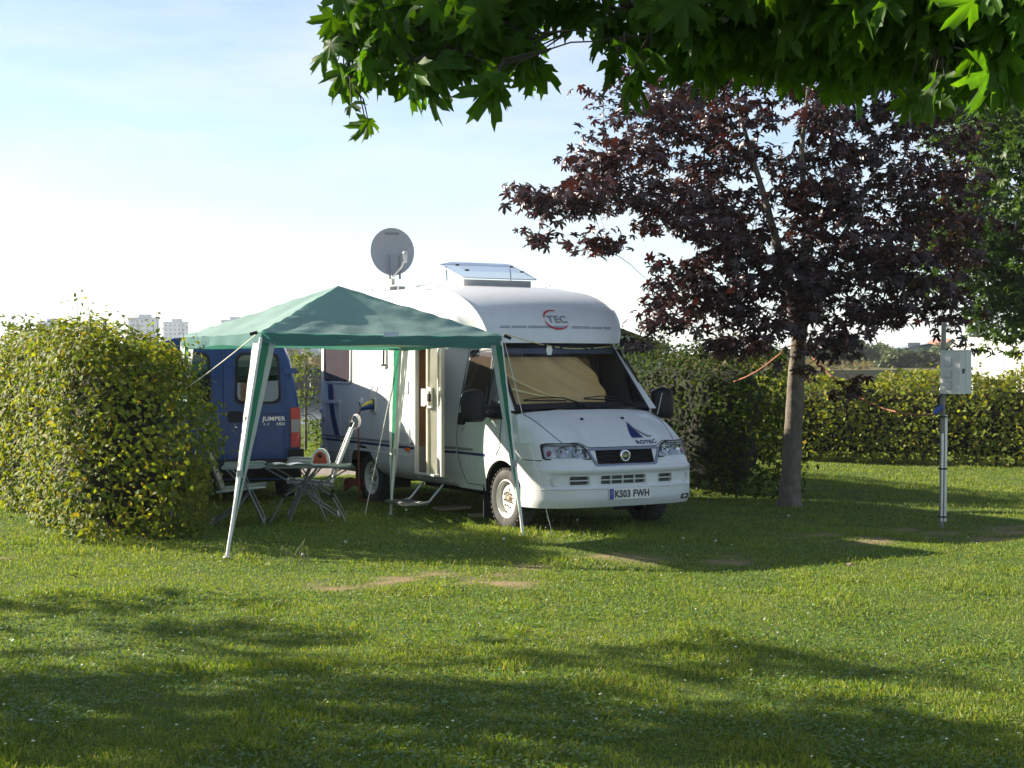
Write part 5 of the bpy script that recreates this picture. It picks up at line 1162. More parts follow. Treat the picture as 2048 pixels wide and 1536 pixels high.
PP, NN = [], []; mb = MB(); WD = Wood([(tk[i].lerp(tk[i + 1], q), lerp(*[[.17, .142, .124, .112, .10, .058, .035, .01][j] for j in (i, i + 1)], q)) for i in range(4, 7) for q in lins(0, .9, 6)] + [(fk[i].lerp(fk[i + 1], q), .05) for i in range(5) for q in lins(0, .8, 4)] + [(fk2[i].lerp(fk2[i + 1], q), .045) for i in range(3) for q in lins(0, .8, 4)], r)
blobs.sort(key=lambda q: (q[0] - 1600) ** 2 + (q[1] - 450) ** 2)
for k, (bx_, by_, rx, ry, dd, tw) in enumerate(blobs):
    D = 18.97 + dd * 2.0; c = at(bx_, by_, D); rad = np.array([rx / FPX * D * 1.03, max(.45, rx / FPX * D), ry / FPX * D * 1.12])
    P, Nn, T = spray(r, np.array(c), rad, int(tw * 1.22), 6.2, .12, up=.75, droop=.55); PP.append(P); NN.append(Nn)
    e = Vector(c) - tr0; ln, rad_ = WD.grow(e); lb = MB(); lb.tube(ln, rad_, 7); lb.build('branch', BARKD, PT)
    for q in T[::2]:
        g, gr_ = WD.grow(Vector(q) - tr0, .002, .04, .012); WD.n = WD.n[:-4]; mb.tube(g[::2], [min(.008, w) for w in gr_[::2]], 4, caps=False)
tag(mb.build('twigs', BARKD, PT), kind='stuff')
P = np.vstack(PP); Nn = np.vstack(NN); n = len(P)
split_leaves(ML, MLF_, P, frames(Nn, r.uniform(0, 6.28, n)), .165 * r.uniform(.6, 1.25, n), PURPLE, PT, tuple(tr0))

# maple overhead: trunk stands out of the picture to the right of the photographer, boughs hang into the frame
GREENL = leafmat('green_maple_leaf', [(.034, .088, .009), (.05, .12, .011), (.065, .145, .013), (.042, .10, .010)], .45, .5, (2.2, 2.2, .32), .2)
OT0 = Vector((3.4, 1.2, 0)); OT = empty('maple_tree', OT0, 0, 'green maple bough overhanging the top of the picture, nearest to the viewer', 'tree')
r = np.random.default_rng(41)
m = MB(); m.tube([(0, 0, -.1), (0, 0, .2), (-.05, .1, 1.6), (-.1, .2, 3.2), (-.2, .4, 5.5), (-.2, .5, 8.5)], [.30, .25, .21, .18, .12, .03], 14); m.build('trunk', BARK, OT)
obl = [ # px,py,rx,ry,D,leaves
 (740, 60, 70, 50, 4.6, 16), (700, 30, 40, 30, 4.5, 6), (690, 135, 36, 24, 4.5, 4), (712, 225, 22, 18, 4.4, 2), (760, 140, 46, 36, 4.6, 8), (835, 170, 42, 26, 4.6, 6), (800, 80, 80, 60, 4.9, 24), (900, 60, 100, 60, 4.8, 30), (900, 140, 60, 34, 4.7, 9), (985, 180, 26, 18, 4.5, 3), (990, 70, 80, 60, 5.1, 24), (1060, 120, 44, 34, 4.9, 8), (1040, 30, 80, 40, 5.3, 18), (1170, 20, 70, 22, 5.2, 10),
 (1230, 60, 40, 34, 4.7, 6), (1285, 135, 30, 20, 4.5, 3), (1225, 120, 26, 20, 4.6, 2), (1350, 50, 70, 50, 4.6, 18), (1400, 110, 60, 40, 4.8, 12), (1420, 60, 80, 60, 5.2, 20), (1520, 70, 110, 70, 4.9, 34), (1600, 95, 120, 44, 5.2, 24), (1660, 60, 130, 70, 4.5, 36), (1700, 150, 55, 34, 5.0, 8), (1780, 75, 120, 70, 4.4, 34), (1900, 80, 130, 90, 4.2, 44), (1890, 165, 60, 34, 3.9, 7), (1990, 90, 90, 70, 3.9, 26), (2010, 155, 60, 26, 4.2, 6), (1850, 20, 200, 50, 4.0, 40), (1600, 10, 200, 40, 4.6, 36), (1980, 20, 120, 50, 3.7, 24),
 (1550, -120, 200, 70, 4.5, 60), (1570, -65, 130, 40, 4.1, 40), (1780, -30, 120, 24, 3.95, 26), (1240, -200, 150, 60, 4.3, 40), (1250, -230, 180, 80, 4.7, 60), (1760, -70, 200, 40, 4.35, 44), (1950, -110, 160, 60, 4.2, 40),  # unseen leaf clumps added above the frame to shade the right-hand leaves
 # beyond the frame's top edge and sides the crown goes on
 (900, -90, 260, 70, 5.0, 60), (1300, -80, 260, 70, 5.0, 60), (1700, -90, 300, 80, 4.8, 90), (2150, -40, 200, 140, 4.2, 80), (800, -260, 200, 110, 5.2, 50), (1300, -300, 400, 150, 5.4, 160), (1900, -320, 400, 180, 5.0, 200), (1500, -650, 600, 200, 5.5, 300), (2300, -400, 300, 300, 4.2, 160), (2200, -900, 500, 300, 4.5, 200)]
PP, NN = [], []; WO = Wood([((-.1, .2, z), .15) for z in lins(2.8, 5.5, 8)] + [(tuple(Vector((-.1, .2, 3.4)).lerp(Vector(at(1500, -120, 5.0)) - OT0, q)), .05) for q in lins(.1, 1, 8)], r)
lb = MB(); lb.tube([Vector((-.1, .2, 3.4)).lerp(Vector(at(1500, -120, 5.0)) - OT0, q) + Vector((0, 0, .25 * math.sin(PI * q))) for q in lins(0, 1, 8)], [lerp(.07, .02, q) for q in lins(0, 1, 8)], 8); lb.build('branch', BARKD, OT)
obl.sort(key=lambda q: (q[0] - 1500) ** 2 + (q[1] + 120) ** 2)
for (bx_, by_, rx, ry, D, k) in obl:
    k = int(k * ((3.2 if by_ < -30 else 2.5) if bx_ > 1150 or by_ < -30 else 1.8)); c = at(bx_, by_, D); rad = np.array([rx / FPX * D, .30 + .10 * rx / 100, ry / FPX * D])
    d = r.normal(0, 1, (k, 3)); d /= np.linalg.norm(d, axis=1, keepdims=True); q = np.array(c) + d * rad * (r.random((k, 1)) ** .5)
    PP.append(q); a = r.uniform(0, 6.28, k); NN.append(np.stack([np.cos(a) * .7, np.sin(a) * .55 - .45, .35 + r.normal(0, .35, k)], -1))
    e = Vector(c) - OT0 + Vector((0, 0, .06)); ln, rad_ = WO.grow(e, .003, .03, .04); lb = MB(); lb.tube(ln, rad_, 6); br = lb.build('branch', BARKD, OT)
    tw = MB()
    for p in q[::1]:
        j = ln[r.integers(3, 7)]; tw.tube([j, j.lerp(Vector(p) - OT0, .6) + Vector((0, 0, .03)), Vector(p) - OT0], [.004, .0025, .0015], 4, caps=False)
    tag(tw.build('twig', BARKD, br), kind='stuff')
P = np.vstack(PP); Nn = np.vstack(NN); n = len(P)
# leaf blades hang tip-down from the stalk: roll so that the tip points down
nh = Nn / np.linalg.norm(Nn, axis=1, keepdims=True); down = np.array([0, 0, -1.]) + r.normal(0, .45, (n, 3)); yv = down - (down * nh).sum(1, keepdims=True) * nh; yv /= np.linalg.norm(yv, axis=1, keepdims=True); xv = np.cross(yv, nh)
R = np.stack([xv, yv, nh], -1); S = .16 * r.uniform(.5, 1.25, n)
split_leaves(MLF, MLFF, P, R, S, GREENL, OT, tuple(OT0))

# tree left of the picture that throws the dappled shade over the foreground
def crown_tree(name, base, label, blobs, leaf, lm, bark=BARK, trunk=((0, 0, 0, .2), (0, 0, 3, .14), (0, 0, 6, .04)), seed=1, tv=ML, tf=MLF_, per=6, size=.105, nparts=0, group=None, origin_parts=True):
    r = np.random.default_rng(seed); T0 = empty(name, base, 0, label, 'tree', group); b0 = Vector(base)
    m = MB(); m.tube([Vector(t[:3]) for t in trunk], [t[3] for t in trunk], 12); m.build('trunk', bark, T0)
    PP, NN = [], []
    for (x, y, z, rx, ry, rz, tw) in blobs:
        P, Nn, T = spray(r, np.array([x, y, z]) + np.array(b0), np.array([rx, ry, rz]), tw, per, size, up=.7, droop=.5); PP.append(P); NN.append(Nn)
        zt = max(trunk[1][2] * .7, min(trunk[-1][2] * .8, z - .6 * math.hypot(x, y))); lb = MB(); s0 = Vector((0, 0, zt)); e = Vector((x, y, z)); limb(lb, bez(s0, s0.lerp(e, .5) + Vector((0, 0, .2)), e), .04 * trunk[0][3] / .2, .01, 7); lb.build('branch', bark, T0)
    P = np.vstack(PP); Nn = np.vstack(NN); n = len(P); R = frames(Nn, r.uniform(0, 6.28, n)); S = leaf * r.uniform(.65, 1.25, n)
    if nparts: split_leaves(tv, tf, P, R, S, lm, T0, tuple(base), None, nparts, 'crown')
    else: scatter_mesh('crown', tv, tf, P, R, S, lm, T0, tuple(base))
    return T0
rr = np.random.default_rng(8); bl = []
for k in range(112):
    a = rr.uniform(0, 6.28); q = rr.random() ** .5 * 2.9; z = 2.4 + 7.0 * rr.random(); bl.append((q * math.cos(a) * 1.1, q * math.sin(a), z, .8, .52, .34, 21))
crown_tree('maple_tree', (-9.8, 11.25, 0), 'green maple tree out of view on the left, its shade dappling the foreground lawn', bl, .15, GREENL, seed=9, trunk=((0, 0, 0, .2), (0, 0, 3, .14), (0, 0, 8, .04)))
# green maple behind the right hedge
bl = []; rr = np.random.default_rng(18)
for k in range(85):
    px = rr.uniform(1890, 2230); py = rr.uniform(120, 650); D = 29 + rr.normal(0, 1.0)
    if px < 1960 and (py > 560 or py < 200): px += 90
    c = at(px, py, D); bl.append((c.x - 10.6, c.y - 29.2, c.z, .95, .95, .75, 30))
GREENB = leafmat('green_maple_leaf_far', [(.024, .058, .010), (.04, .085, .013), (.055, .10, .015), (.032, .07, .012)], .35, .5, (1.7, 1.7, .4), .3)
crown_tree('maple_tree', (10.6, 29.2, 0), 'green maple tree with lobed leaves at the right edge behind the hedge', bl, .24, GREENB, seed=19, nparts=200, trunk=((0, 0, 0, .2), (0, 0, 2.5, .15), (0, 0, 7, .05)), size=.14)

# ------------------------------------------------------------------ grass blades, clover, small flowers
r = np.random.default_rng(101)
def in_box(x, y, c, s, th):
    dx, dy = x - c[0], y - c[1]; u = dx * math.cos(th) + dy * math.sin(th); v = -dx * math.sin(th) + dy * math.cos(th); return (np.abs(u) < s[0]) & (np.abs(v) < s[1])
def blades(N, dmin, dmax, hmul, wmul):
    D = dmin * (dmax / dmin) ** r.random(N) if dmax / dmin > 1 else np.full(N, dmin)
    D = np.where(r.random(N) < .55, D, r.uniform(dmin, dmax, N)); Xx = (r.random(N) * 2 - 1) * (.36 * D + .5); side_ = r.random(N) < .16; Xx = np.where(side_, np.sign(Xx) * (.36 * D + .5 + 3.6 * r.random(N)), Xx)
    keep = r.random(N) > np.clip(dirt_at(Xx, D) * 1.25, 0, .97)
    keep &= ~((D > 23.9) & (D < 26.7) & (Xx < .7))
    dens = vnoise(Xx, D, .9, 21) * .5 + vnoise(Xx, D, 3.0, 22) * .5; keep &= r.random(N) < (.45 + .9 * dens)
    return Xx[keep], D[keep], dens[keep]
def build_blades(name, Xx, D, h, w, lean, material):
    n = len(Xx); a = r.uniform(0, 2 * PI, n); z = lawn_z(Xx, D); la = r.uniform(0, 2 * PI, n); ll = np.abs(r.normal(0, lean, n)) * h
    dx, dy = np.cos(a) * w / 2, np.sin(a) * w / 2
    tipx, tipy = Xx + np.cos(la) * ll, D + np.sin(la) * ll; hz = np.sqrt(np.maximum(h * h - ll * ll, (h * .25) ** 2))
    mx, my = Xx + np.cos(la) * ll * .35, D + np.sin(la) * ll * .35
    V = np.stack([np.stack([Xx - dx, D - dy, z - .004], -1), np.stack([Xx + dx, D + dy, z - .004], -1), np.stack([mx + dx * .8, my + dy * .8, z + hz * .6], -1), np.stack([tipx, tipy, z + hz], -1)], 1)
    F = np.array([[0, 1, 2], [0, 2, 3]])
    me = bpy.data.meshes.new(name); np_mesh(me, V.reshape(-1, 3), (F[None] + (np.arange(n) * 4)[:, None, None]).reshape(-1, 3)); me.materials.append(material)
    o = bpy.data.objects.new(name, me); link(o); return o
def grassmat():
    m, N, L, B = nodes('grass_blade'); g = N.new('ShaderNodeNewGeometry'); rp = N.new('ShaderNodeValToRGB'); cr = rp.color_ramp
    cols = [(.06, .112, .012), (.10, .172, .016), (.145, .225, .022), (.19, .25, .030), (.10, .15, .018), (.30, .27, .09), (.125, .20, .019)]
    while len(cr.elements) < len(cols): cr.elements.new(.5)
    for i, c in enumerate(cols): cr.elements[i].position = i / (len(cols) - 1); cr.elements[i].color = (*c, 1)
    L.new(g.outputs['Random Per Island'], rp.inputs['Fac'])
    tc = N.new('ShaderNodeTexCoord'); no = N.new('ShaderNodeTexNoise'); no.inputs['Scale'].default_value = .8; no.inputs['Detail'].default_value = 5; L.new(tc.outputs['Object'], no.inputs['Vector'])
    mr = N.new('ShaderNodeMapRange'); mr.inputs['From Min'].default_value = .45; mr.inputs['From Max'].default_value = .75; mr.inputs['To Max'].default_value = .45; L.new(no.outputs['Fac'], mr.inputs['Value'])
    mx = N.new('ShaderNodeMix'); mx.data_type = 'RGBA'; mx.inputs['B'].default_value = (.17, .19, .05, 1); L.new(mr.outputs[0], mx.inputs['Factor']); L.new(rp.outputs['Color'], mx.inputs['A'])
    L.new(mx.outputs['Result'], B.inputs['Base Color']); B.inputs['Roughness'].default_value = .55; B.inputs['Specular IOR Level'].default_value = .35
    tr = N.new('ShaderNodeBsdfTranslucent'); mu = N.new('ShaderNodeMix'); mu.data_type = 'RGBA'; mu.blend_type = 'MULTIPLY'; mu.inputs['Factor'].default_value = 1; mu.inputs['B'].default_value = (1.7, 1.7, .5, 1)
    L.new(mx.outputs['Result'], mu.inputs['A']); L.new(mu.outputs['Result'], tr.inputs['Color'])
    ms = N.new('ShaderNodeMixShader'); ms.inputs[0].default_value = .35; L.new(B.outputs[0], ms.inputs[1]); L.new(tr.outputs[0], ms.inputs[2]); L.new(ms.outputs[0], N['Material Output'].inputs['Surface'])
    return m
GM = grassmat()
Xg, Dg, den = blades(790000, 6.3, 34, 1, 1)
hg = (.014 + .018 * r.random(len(Xg))) * (.7 + .6 * den); wg = np.maximum(.0046, Dg * .00045) * r.uniform(.7, 1.3, len(Xg))
# longer tufts round posts, hedges, wheels and pegs
tuf = [(4.64, 16.65, .35), (3.42, 18.97, .5), (.1, 16.2, .9), (-1.0, 18.3, .9), (.9, 15.9, .8), (-3.6, 14.75, .8), (-4.6, 15.4, .8), (-2.6, 14.05, .3), (.3, 15.7, .4), (3.6, 15.9, .6), (-.2, 15.1, .6), (1.2, 15.4, .6), (-1.9, 17.5, .7)]
bo = np.zeros(len(Xg))
for cx, cy, q in tuf: bo = np.maximum(bo, np.clip(1.2 - np.hypot(Xg - cx, Dg - cy) / q, 0, 1))
hg *= 1 + bo * 1.6 * r.random(len(Xg)) + .8 * (vnoise(Xg, Dg, 1.7, 30) > .72)
o = build_blades('grass', Xg, Dg, hg, wg, .85, GM); tag(o, 'mown green grass of the camping lawn', 'grass', kind='stuff')
# clover and plantain leaves lying low in the sward
n = 40000; D = 6.5 * (22 / 6.5) ** r.random(n); Xc = (r.random(n) * 2 - 1) * (.35 * D + .3); cl = vnoise(Xc, D, 1.2, 44); k = (cl > .5) & (dirt_at(Xc, D) < .3); Xc, D = Xc[k], D[k]; n = len(Xc)
Pc = np.stack([Xc, D, lawn_z(Xc, D) + .018 + .012 * r.random(n)], -1); Nc = np.stack([r.normal(0, .35, n), r.normal(0, .35, n), np.ones(n)], -1)
CLOV = leafmat('clover_leaf', [(.06, .13, .025), (.085, .17, .03), (.12, .20, .045), (.075, .155, .03)], .3, .5, (1.5, 1.6, .5))
o = scatter_mesh('clover', OV4 * np.array([1.4, 1, 1]), OV4F, Pc, frames(Nc, r.uniform(0, 6.28, n)), r.uniform(.016, .032, n), CLOV); tag(o, 'low clover leaves spread through the lawn', 'clover', kind='stuff')
# white clover and daisy heads
n = 340; D = 6.6 * (20 / 6.6) ** r.random(n); Xc = (r.random(n) * 2 - 1) * (.34 * D); k = vnoise(Xc, D, .6, 51) > .42; Xc, D = Xc[k], D[k]; n = len(Xc)
a6 = [2 * PI * i / 6 for i in range(6)]; FV = np.array([[0, 0, .5]] + [[math.cos(a), math.sin(a), .0] for a in a6] + [[0, 0, -.4]]); FF = np.array([[0, 1 + i, 1 + (i + 1) % 6] for i in range(6)] + [[7, 1 + (i + 1) % 6, 1 + i] for i in range(6)])
Pc = np.stack([Xc, D, lawn_z(Xc, D) + .04 + .02 * r.random(n)], -1)
o = scatter_mesh('clover_flowers', FV, FF, Pc, frames(np.tile([[0, 0, 1.]], (n, 1)) + r.normal(0, .2, (n, 3)), r.uniform(0, 6.28, n)), r.uniform(.0045, .0095, n), mat('white_flower', (.72, .70, .64), .8)); tag(o, 'tiny white clover heads scattered over the lawn', 'flowers', kind='stuff')
# taller seed stalks and dandelion clocks
STALK = mat('seed_stalk', (.12, .12, .045), .8); CLOCK = mat('dandelion_fluff', (.42, .42, .36), .95)
spots = [(1008, 1085), (1155, 1035), (690, 1085), (812, 1025), (1578, 1032), (1432, 1082), (1367, 1088), (605, 1110)]
SPL = ['dandelion clock in the grass left of the gazebo foot by the front wheel', 'dandelion clock in the grass below the front bumper left of the number plate', 'dandelion clock in the shaded grass below the folding table', 'dandelion clock beside the fold-out step', 'dandelion clock at the foot of the purple maple trunk', 'dandelion clock in the shadow right of the motorhome, the righter of a pair', 'dandelion clock in the shadow right of the motorhome, the lefter of a pair', 'dandelion clock at the shadow edge right of the front left gazebo foot']
for k, (px, py) in enumerate(spots):
    b = gnd(px, py + 26); t = empty('dandelion_clock', b, 0, SPL[k], 'dandelion', 'dandelion clocks in the grass')
    h = .10 + .06 * r.random(); m = MB(); m.tube([(0, 0, 0), (.01 * r.normal(), .0, h * .6), (.02 * r.normal(), 0, h)], .0035, 5); m.build('stalk', STALK, t)
    m = MB(); m.lathe([(.0, -.014), (.009, -.010), (.014, 0), (.010, .010), (0, .014)], (0, 0, h + .010), 'z', 9); m.build('seed_head', CLOCK, t)
for k in range(34):
    cx, cy = [(578, 1108), (605, 1100), (1780, 1030), (1690, 1040), (1130, 1040), (1500, 1030), (1990, 1030), (450, 1100)][k % 8]; b = gnd(cx + r.normal(0, 24), cy + 22 + r.normal(0, 6))
    if k == 0: ms_ = MB()
    h = .09 + .10 * r.random(); q = Vector((r.normal(0, .03), r.normal(0, .03), 0)); ms_.tube([b, b + q * .4 + Vector((0, 0, h * .6)), b + q + Vector((0, 0, h))], [.0022, .002, .0045], 4)
tag(ms_.build('seed_stalks', STALK), 'thin brown grass seed stalks standing in the lawn', 'grass stalks', kind='stuff')
# fallen leaves
for k, (px, py, c, lb) in enumerate([(1703, 1143, (.18, .11, .08), 'curled brown fallen leaf on the sunlit grass at the right'), (152, 1168, (.06, .04, .03), 'dark curled fallen leaf on the grass below the left hedge')]):
    p = gnd(px, py); m = MB(); m.add([tuple(np.array(v) * .10 + np.array([0, 0, .0])) for v in ML], [tuple(f) for f in MLF_]); o = m.build('fallen_leaf', mat('fallen_leaf_%d' % k, c, .7)); o.location = (p.x, p.y, .055); o.rotation_euler = (.5, .3 * k, k * 1.3); tag(o, lb, 'leaf')

# ------------------------------------------------------------------ background
# bush between the van and the motorhome
bl = []; rr = np.random.default_rng(31)
for k in range(16):
    z = rr.uniform(.2, 2.2); bl.append((rr.normal(0, .30) * (2.4 - z) * .8 - .12, rr.normal(0, .3), z, .28, .28, .30, 12))
BUSHL = leafmat('willow_bush_leaf', [(.06, .10, .02), (.09, .13, .03), (.12, .15, .04)], .45, .5, (1.6, 1.6, .5))
bt = crown_tree('bush', (-4.15, 31.0, 0), 'loose light-green bush in the gap between the van and the motorhome', bl, .085, BUSHL, seed=33, trunk=((0, 0, 0, .03), (0, 0, 1.0, .02), (0, 0, 1.9, .008)), tv=OV4, tf=OV4F, per=9, size=.07); bt['category'] = 'bush'
# taller shrubs behind the left hedge
for k, (px, py, D, hgt, lb) in enumerate([(285, 640, 34, 2.2, 'grey-green shrub rising behind the left hedge in front of a tower block'), (100, 632, 38, 2.7, 'pale shrub with feathery tops at the far left behind the hedge'), (20, 690, 36, 1.9, 'low reddish shrub at the left edge behind the hedge')]):
    c = at(px, 700, D); rr = np.random.default_rng(60 + k); bl = [(rr.normal(0, .45), rr.normal(0, .4), rr.uniform(.5, hgt) , .32, .32, .38, 9) for _ in range(16)]
    lm = BUSHL if k < 2 else leafmat('reddish_shrub_leaf', [(.14, .06, .03), (.16, .09, .03), (.10, .09, .03)], .35)
    t = crown_tree('bush', (c.x, D, 0), lb, bl, .13, lm, seed=70 + k, trunk=((0, 0, 0, .05), (0, 0, 1, .03), (0, 0, hgt, .01)), tv=OV4, tf=OV4F, per=8, size=.1); t['category'] = 'bush'
# white caravan behind the right hedge
CV = empty('caravan', (12.6, 35.2, -.12), math.radians(-52), 'white caravan behind the sunlit hedge at the right edge', 'caravan')
m = MB()
prof = roundpoly([(-2.6, .45), (2.4, .45), (2.5, 1.2), (2.2, 2.42), (-2.25, 2.48), (-2.65, 1.6)], .45, 6)
m.prism(prof, lambda u, v, d: (u, d, v), -1.05, 1.05); m.build('body', WHITE, CV)
for (a, b) in ((-1.7, -.5), (.5, 1.7)):
    m = MB(); m.prism(rrect(a, 1.0, b, 1.55, .1), lambda u, v, d: (u, -d, v), 1.045, 1.06); w_ = m.build('window', mat('window_frame_cream', (.66, .66, .62), .45), CV)
    m = MB(); m.prism(rrect(a + .05, 1.05, b - .05, 1.5, .08), lambda u, v, d: (u, -d, v), 1.06, 1.066); m.build('pane', GLASSD, w_)
m = MB(); m.box((0, 0, 2.52), (.7, .7, .08)); m.build('roof_light', LGREY, CV)
m = MB(); m.lathe([(.32, -.1), (.33, 0), (.32, .1), (.0, .1)], (0, -1.0, .32), 'y', 24); m.build('wheel', RUBBER, CV)
m = MB(); m.box((-3.1, 0, .42), (1.2, .1, .1)); m.build('tow_bar', GREYP, CV)
# grey gable-roofed shed beyond the motorhome
def shed(loc, w, l, h, ridge, rz, label, wallm, roofm, name='shed'):
    s = empty(name, loc, rz, label, 'building'); m = MB()
    m.prism([(-w / 2, 0), (w / 2, 0), (w / 2, h), (0, ridge), (-w / 2, h)], lambda u, v, d: (u, d, v), 0, l); m.build('wall', wallm, s)
    for sg in (-1, 1):
        m = MB(); m.add([(0, -.3, ridge + .06), (sg * (w / 2 + .3), -.3, h - .05), (sg * (w / 2 + .3), l + .3, h - .05), (0, l + .3, ridge + .06)], [(0, 1, 2, 3)]); m.add([(0, -.3, ridge + .12), (sg * (w / 2 + .3), -.3, h + .02), (sg * (w / 2 + .3), l + .3, h + .02), (0, l + .3, ridge + .12)], [(0, 1, 2, 3)]); m.build('roof', roofm, s)
    m = MB(); m.box((-w * .2, -.02, 1.1), (1.2, .06, 2.2)); m.build('door', GREYP, s)
    m = MB(); m.box((w * .2, -.02, 1.7), (1.4, .06, 1.0)); m.build('window', GLASSD, s)
    return s
GRW = mat('pale_grey_cladding', (.50, .53, .58), .6, var=.04); GRR = mat('grey_sheet_roof', (.55, .58, .62), .5, var=.06)
shed((2.55, 42.0, -.06), 3.1, 4, 2.2, 2.78, 0.0, 'pale grey gable-ended shed just visible right of the motorhome roof', GRW, GRR)
shed((40.5, 150, 1.5), 7, 6, 1.3, 2.0, 0.0, 'green-walled industrial shed with grey roof far behind the right hedge', mat('green_cladding', (.04, .13, .10), .6), mat('blue_grey_roof', (.20, .25, .32), .6), 'industrial_shed')
shed((43.5, 260, 1.3), 6, 6, 2.0, 2.8, 0.0, 'far white shed seen through the leaves left of the tree trunk', mat('white_render', (.62, .63, .62), .7), GRR, 'industrial_shed')
shed((47.0, 165, 1.6), 3, 4, 1.6, 2.6, .2, 'small house with a reddish roof behind the power post', mat('cream_render', (.55, .52, .45), .8), mat('clay_tile', (.26, .13, .09), .8), 'house')
# tower blocks on the skyline
TW = mat('tower_concrete', (.52, .55, .58), .8, var=.05); TS = mat('tower_band', (.28, .33, .42), .7); TWN = mat('tower_window', (.10, .12, .16), .3)
for k, (x0, x1, ytop, D, rz, lb) in enumerate([(76, 122, 646, 900, .12, 'leftmost pale tower block on the skyline, half hidden by shrubs'), (256, 314, 638, 880, .12, 'second pale tower block from the left with a dark roof housing'), (326, 374, 646, 980, .12, 'third tower block from the left, mostly hidden behind hedge shoots'), (442, 492, 643, 900, .12, 'rightmost tower block, cut off by the gazebo roof')]):
    cx = ((x0 + x1) / 2 - 1024) / FPX * D; wdt = (x1 - x0) / FPX * D * .95; H = CAMH + (YH - ytop) / FPX * D - 1.0; b = empty('tower_block', (cx, D, 1.0), rz, lb, 'building', 'tower blocks on the skyline')
    m = MB(); m.box((0, wdt / 2, H / 2), (wdt, wdt, H)); m.build('wall', TW, b)
    m = MB(); m.box((0, wdt / 2, H + .45), (wdt * 1.03, wdt * 1.03, .9)); m.build('parapet', TS, b)
    m = MB(); m.box((wdt * .05, wdt / 2, H + 1.8), (wdt * .42, wdt * .4, 2.0)); m.build('roof_housing', TS, b)
    wm = None
    for f in range(int(H / 2.8)):
        for c in range(5):
            if wm is None:
                q = MB(); q.box((0, 0, 0), (wdt * .07, .3, 1.5)); o = q.build('window', TWN, b); wm = o.data
            else: o = bpy.data.objects.new('window', wm); link(o); o.parent = b
            o.location = (wdt * (-.38 + .19 * c), -.12, 2 + f * 2.8)
# far trees
FARL = leafmat('far_tree_leaf', [(.05, .075, .03), (.07, .10, .035), (.09, .11, .045), (.06, .085, .035)], .3, .7, (1.4, 1.5, .6))
far = [(1665, 690, 138, 5, 3.6), (1712, 684, 136, 5.5, 4.2), (1755, 692, 138, 4.5, 3.4), (1792, 706, 132, 2.6, 2.2), (1866, 700, 134, 3.2, 3.0), (1905, 692, 140, 3.4, 3.6), (1600, 700, 142, 4, 3.0), (1545, 702, 142, 4.5, 3.0), (700, 715, 200, 6, 3), (30, 698, 160, 9, 3.2), (-60, 690, 150, 9, 4), (395, 702, 260, 8, 4.4), (200, 706, 230, 8, 3.0)]
names = ['far tree straight above the right hedge beside the maple trunk', 'round far tree above the right hedge, tallest of that row', 'far tree between the round one and the green shed', 'small dark bushy tree in front of the green shed', 'far tree just left of the power post', 'far tree behind the power box', 'far tree seen through the purple maple left of its trunk', 'far tree above the dark hedge behind the maple', 'far tree over the river beyond the motorhome', 'far wooded clump at the left edge', 'far wooded clump beyond the left edge', 'far tree below the gazebo roof edge beyond the van', 'far tree between the tower blocks']
for k, ((px, py, D, wd, ht), lb) in enumerate(zip(far, names)):
    rr = np.random.default_rng(200 + k); c = at(px, YH, D); gz = 1.2 if D > 126 else -.06
    top = CAMH + (YH - py) / FPX * D - gz; bl = []
    for q in range(14):
        z = rr.uniform(.12, .92) * top; ww = wd * .5 * (1 - (z / top - .4) ** 2); bl.append((rr.normal(0, .5) * ww, rr.normal(0, .4) * ww, z, wd * .16 + .2, wd * .16 + .2, top * .14 + .15, 30))
    crown_tree('far_tree', (c.x, D if not (46 < D < 126) else D, gz if not (46 < D < 126) else -1.5), lb, bl, .42 if D > 90 else .2, FARL, seed=300 + k, trunk=((0, 0, 0, .16), (0, 0, top * .5, .1), (0, 0, top * .9, .03)), tv=OV4, tf=OV4F, per=6, size=.3, group='trees in the far background')
# conifers at the right edge
for k, (px, lb) in enumerate([(1958, 'slim far poplar left of the pair above the caravan'), (1985, 'slim far poplar right of the pair above the caravan')]):
    D = 140; c = at(px, YH, D); rr = np.random.default_rng(400 + k); bl = [(rr.normal(0, .25), rr.normal(0, .25), z, .45, .45, .6, 12) for z in lins(1.2, 5.2, 10)]
    crown_tree('poplar_tree', (c.x, D, 1.4), lb, bl, .4, FARL, seed=410 + k, trunk=((0, 0, 0, .1), (0, 0, 2, .08), (0, 0, 5, .02)), tv=OV4, tf=OV4F, per=6, size=.25, group='trees in the far background')
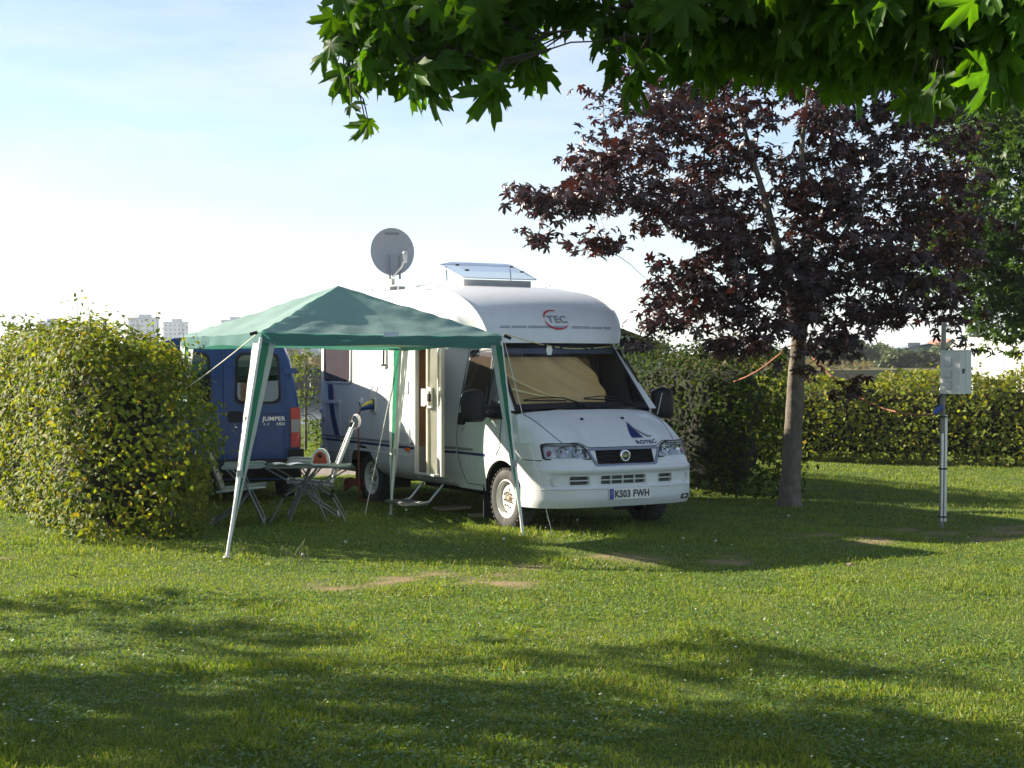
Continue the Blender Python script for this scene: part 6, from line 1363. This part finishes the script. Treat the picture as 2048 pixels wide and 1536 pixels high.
# rough grass and spoil heap on the far bank
BANKG = leafmat('dry_bank_grass', [(.16, .14, .05), (.20, .15, .06), (.12, .13, .04), (.22, .16, .08)], .25, .8, (1.3, 1.2, .6))
n = 9000; rr = np.random.default_rng(90); Xb = rr.uniform(-60, 30, n); Yb = rr.uniform(127, 160, n); zb = np.interp(Yb, [126, 150, 175], [1.15, 1.9, 2.1]); Pb = np.stack([Xb, Yb, zb + rr.random(n) * .5], -1)
o = scatter_mesh('bank_grass', OV4, OV4F, Pb, frames(np.stack([rr.normal(0, .5, n), -np.ones(n), rr.normal(.2, .4, n)], -1), rr.uniform(0, 6.28, n)), rr.uniform(.4, .9, n), BANKG); tag(o, 'dry rough grass on the far river bank', 'grass', kind='stuff')
m = MB(); m.grid(lambda u, a: (-26 + 11 * u * math.cos(a) * (1 + .2 * math.sin(a * 5)), 166 + 5 * u * math.sin(a), 1.9 + 1.7 * (1 - u * u) * (1 + .25 * math.sin(7 * a + u * 9)) ), lins(0.01, 1, 8), lins(0, 2 * PI, 28)); o = m.build('spoil_heap', mat('dark_spoil', (.06, .055, .06), .9, var=.6, scale=1.4)); tag(o, 'dark heap of spoil on the far bank between van and motorhome', 'heap')
m = MB(); m.prism(roundpoly([(-1.3, 0), (1.3, 0), (1.3, .7), (.6, .75), (.3, 1.35), (-1.0, 1.35), (-1.3, .7)], .12), lambda u, v, d: (u, d, v), -.8, .8); o = m.build('parked_lorry_cab', WHITE); o.location = (-20.5, 160, 2.15); tag(o, 'tiny white vehicle on the far bank left of the motorhome', 'vehicle')

# ------------------------------------------------------------------ summer haze
hz = bpy.data.materials.new('summer_haze'); hz.use_nodes = True; N = hz.node_tree.nodes; N.remove(N['Principled BSDF'])
pv = N.new('ShaderNodeVolumePrincipled'); pv.inputs['Color'].default_value = (.85, .92, 1.0, 1); pv.inputs['Density'].default_value = .0003; pv.inputs['Anisotropy'].default_value = .2
hz.node_tree.links.new(pv.outputs[0], N['Material Output'].inputs['Volume'])
m = MB(); m.box((0, 2570, 20), (7100, 5300, 46)); o = m.build('haze', hz); tag(o, kind='stuff')
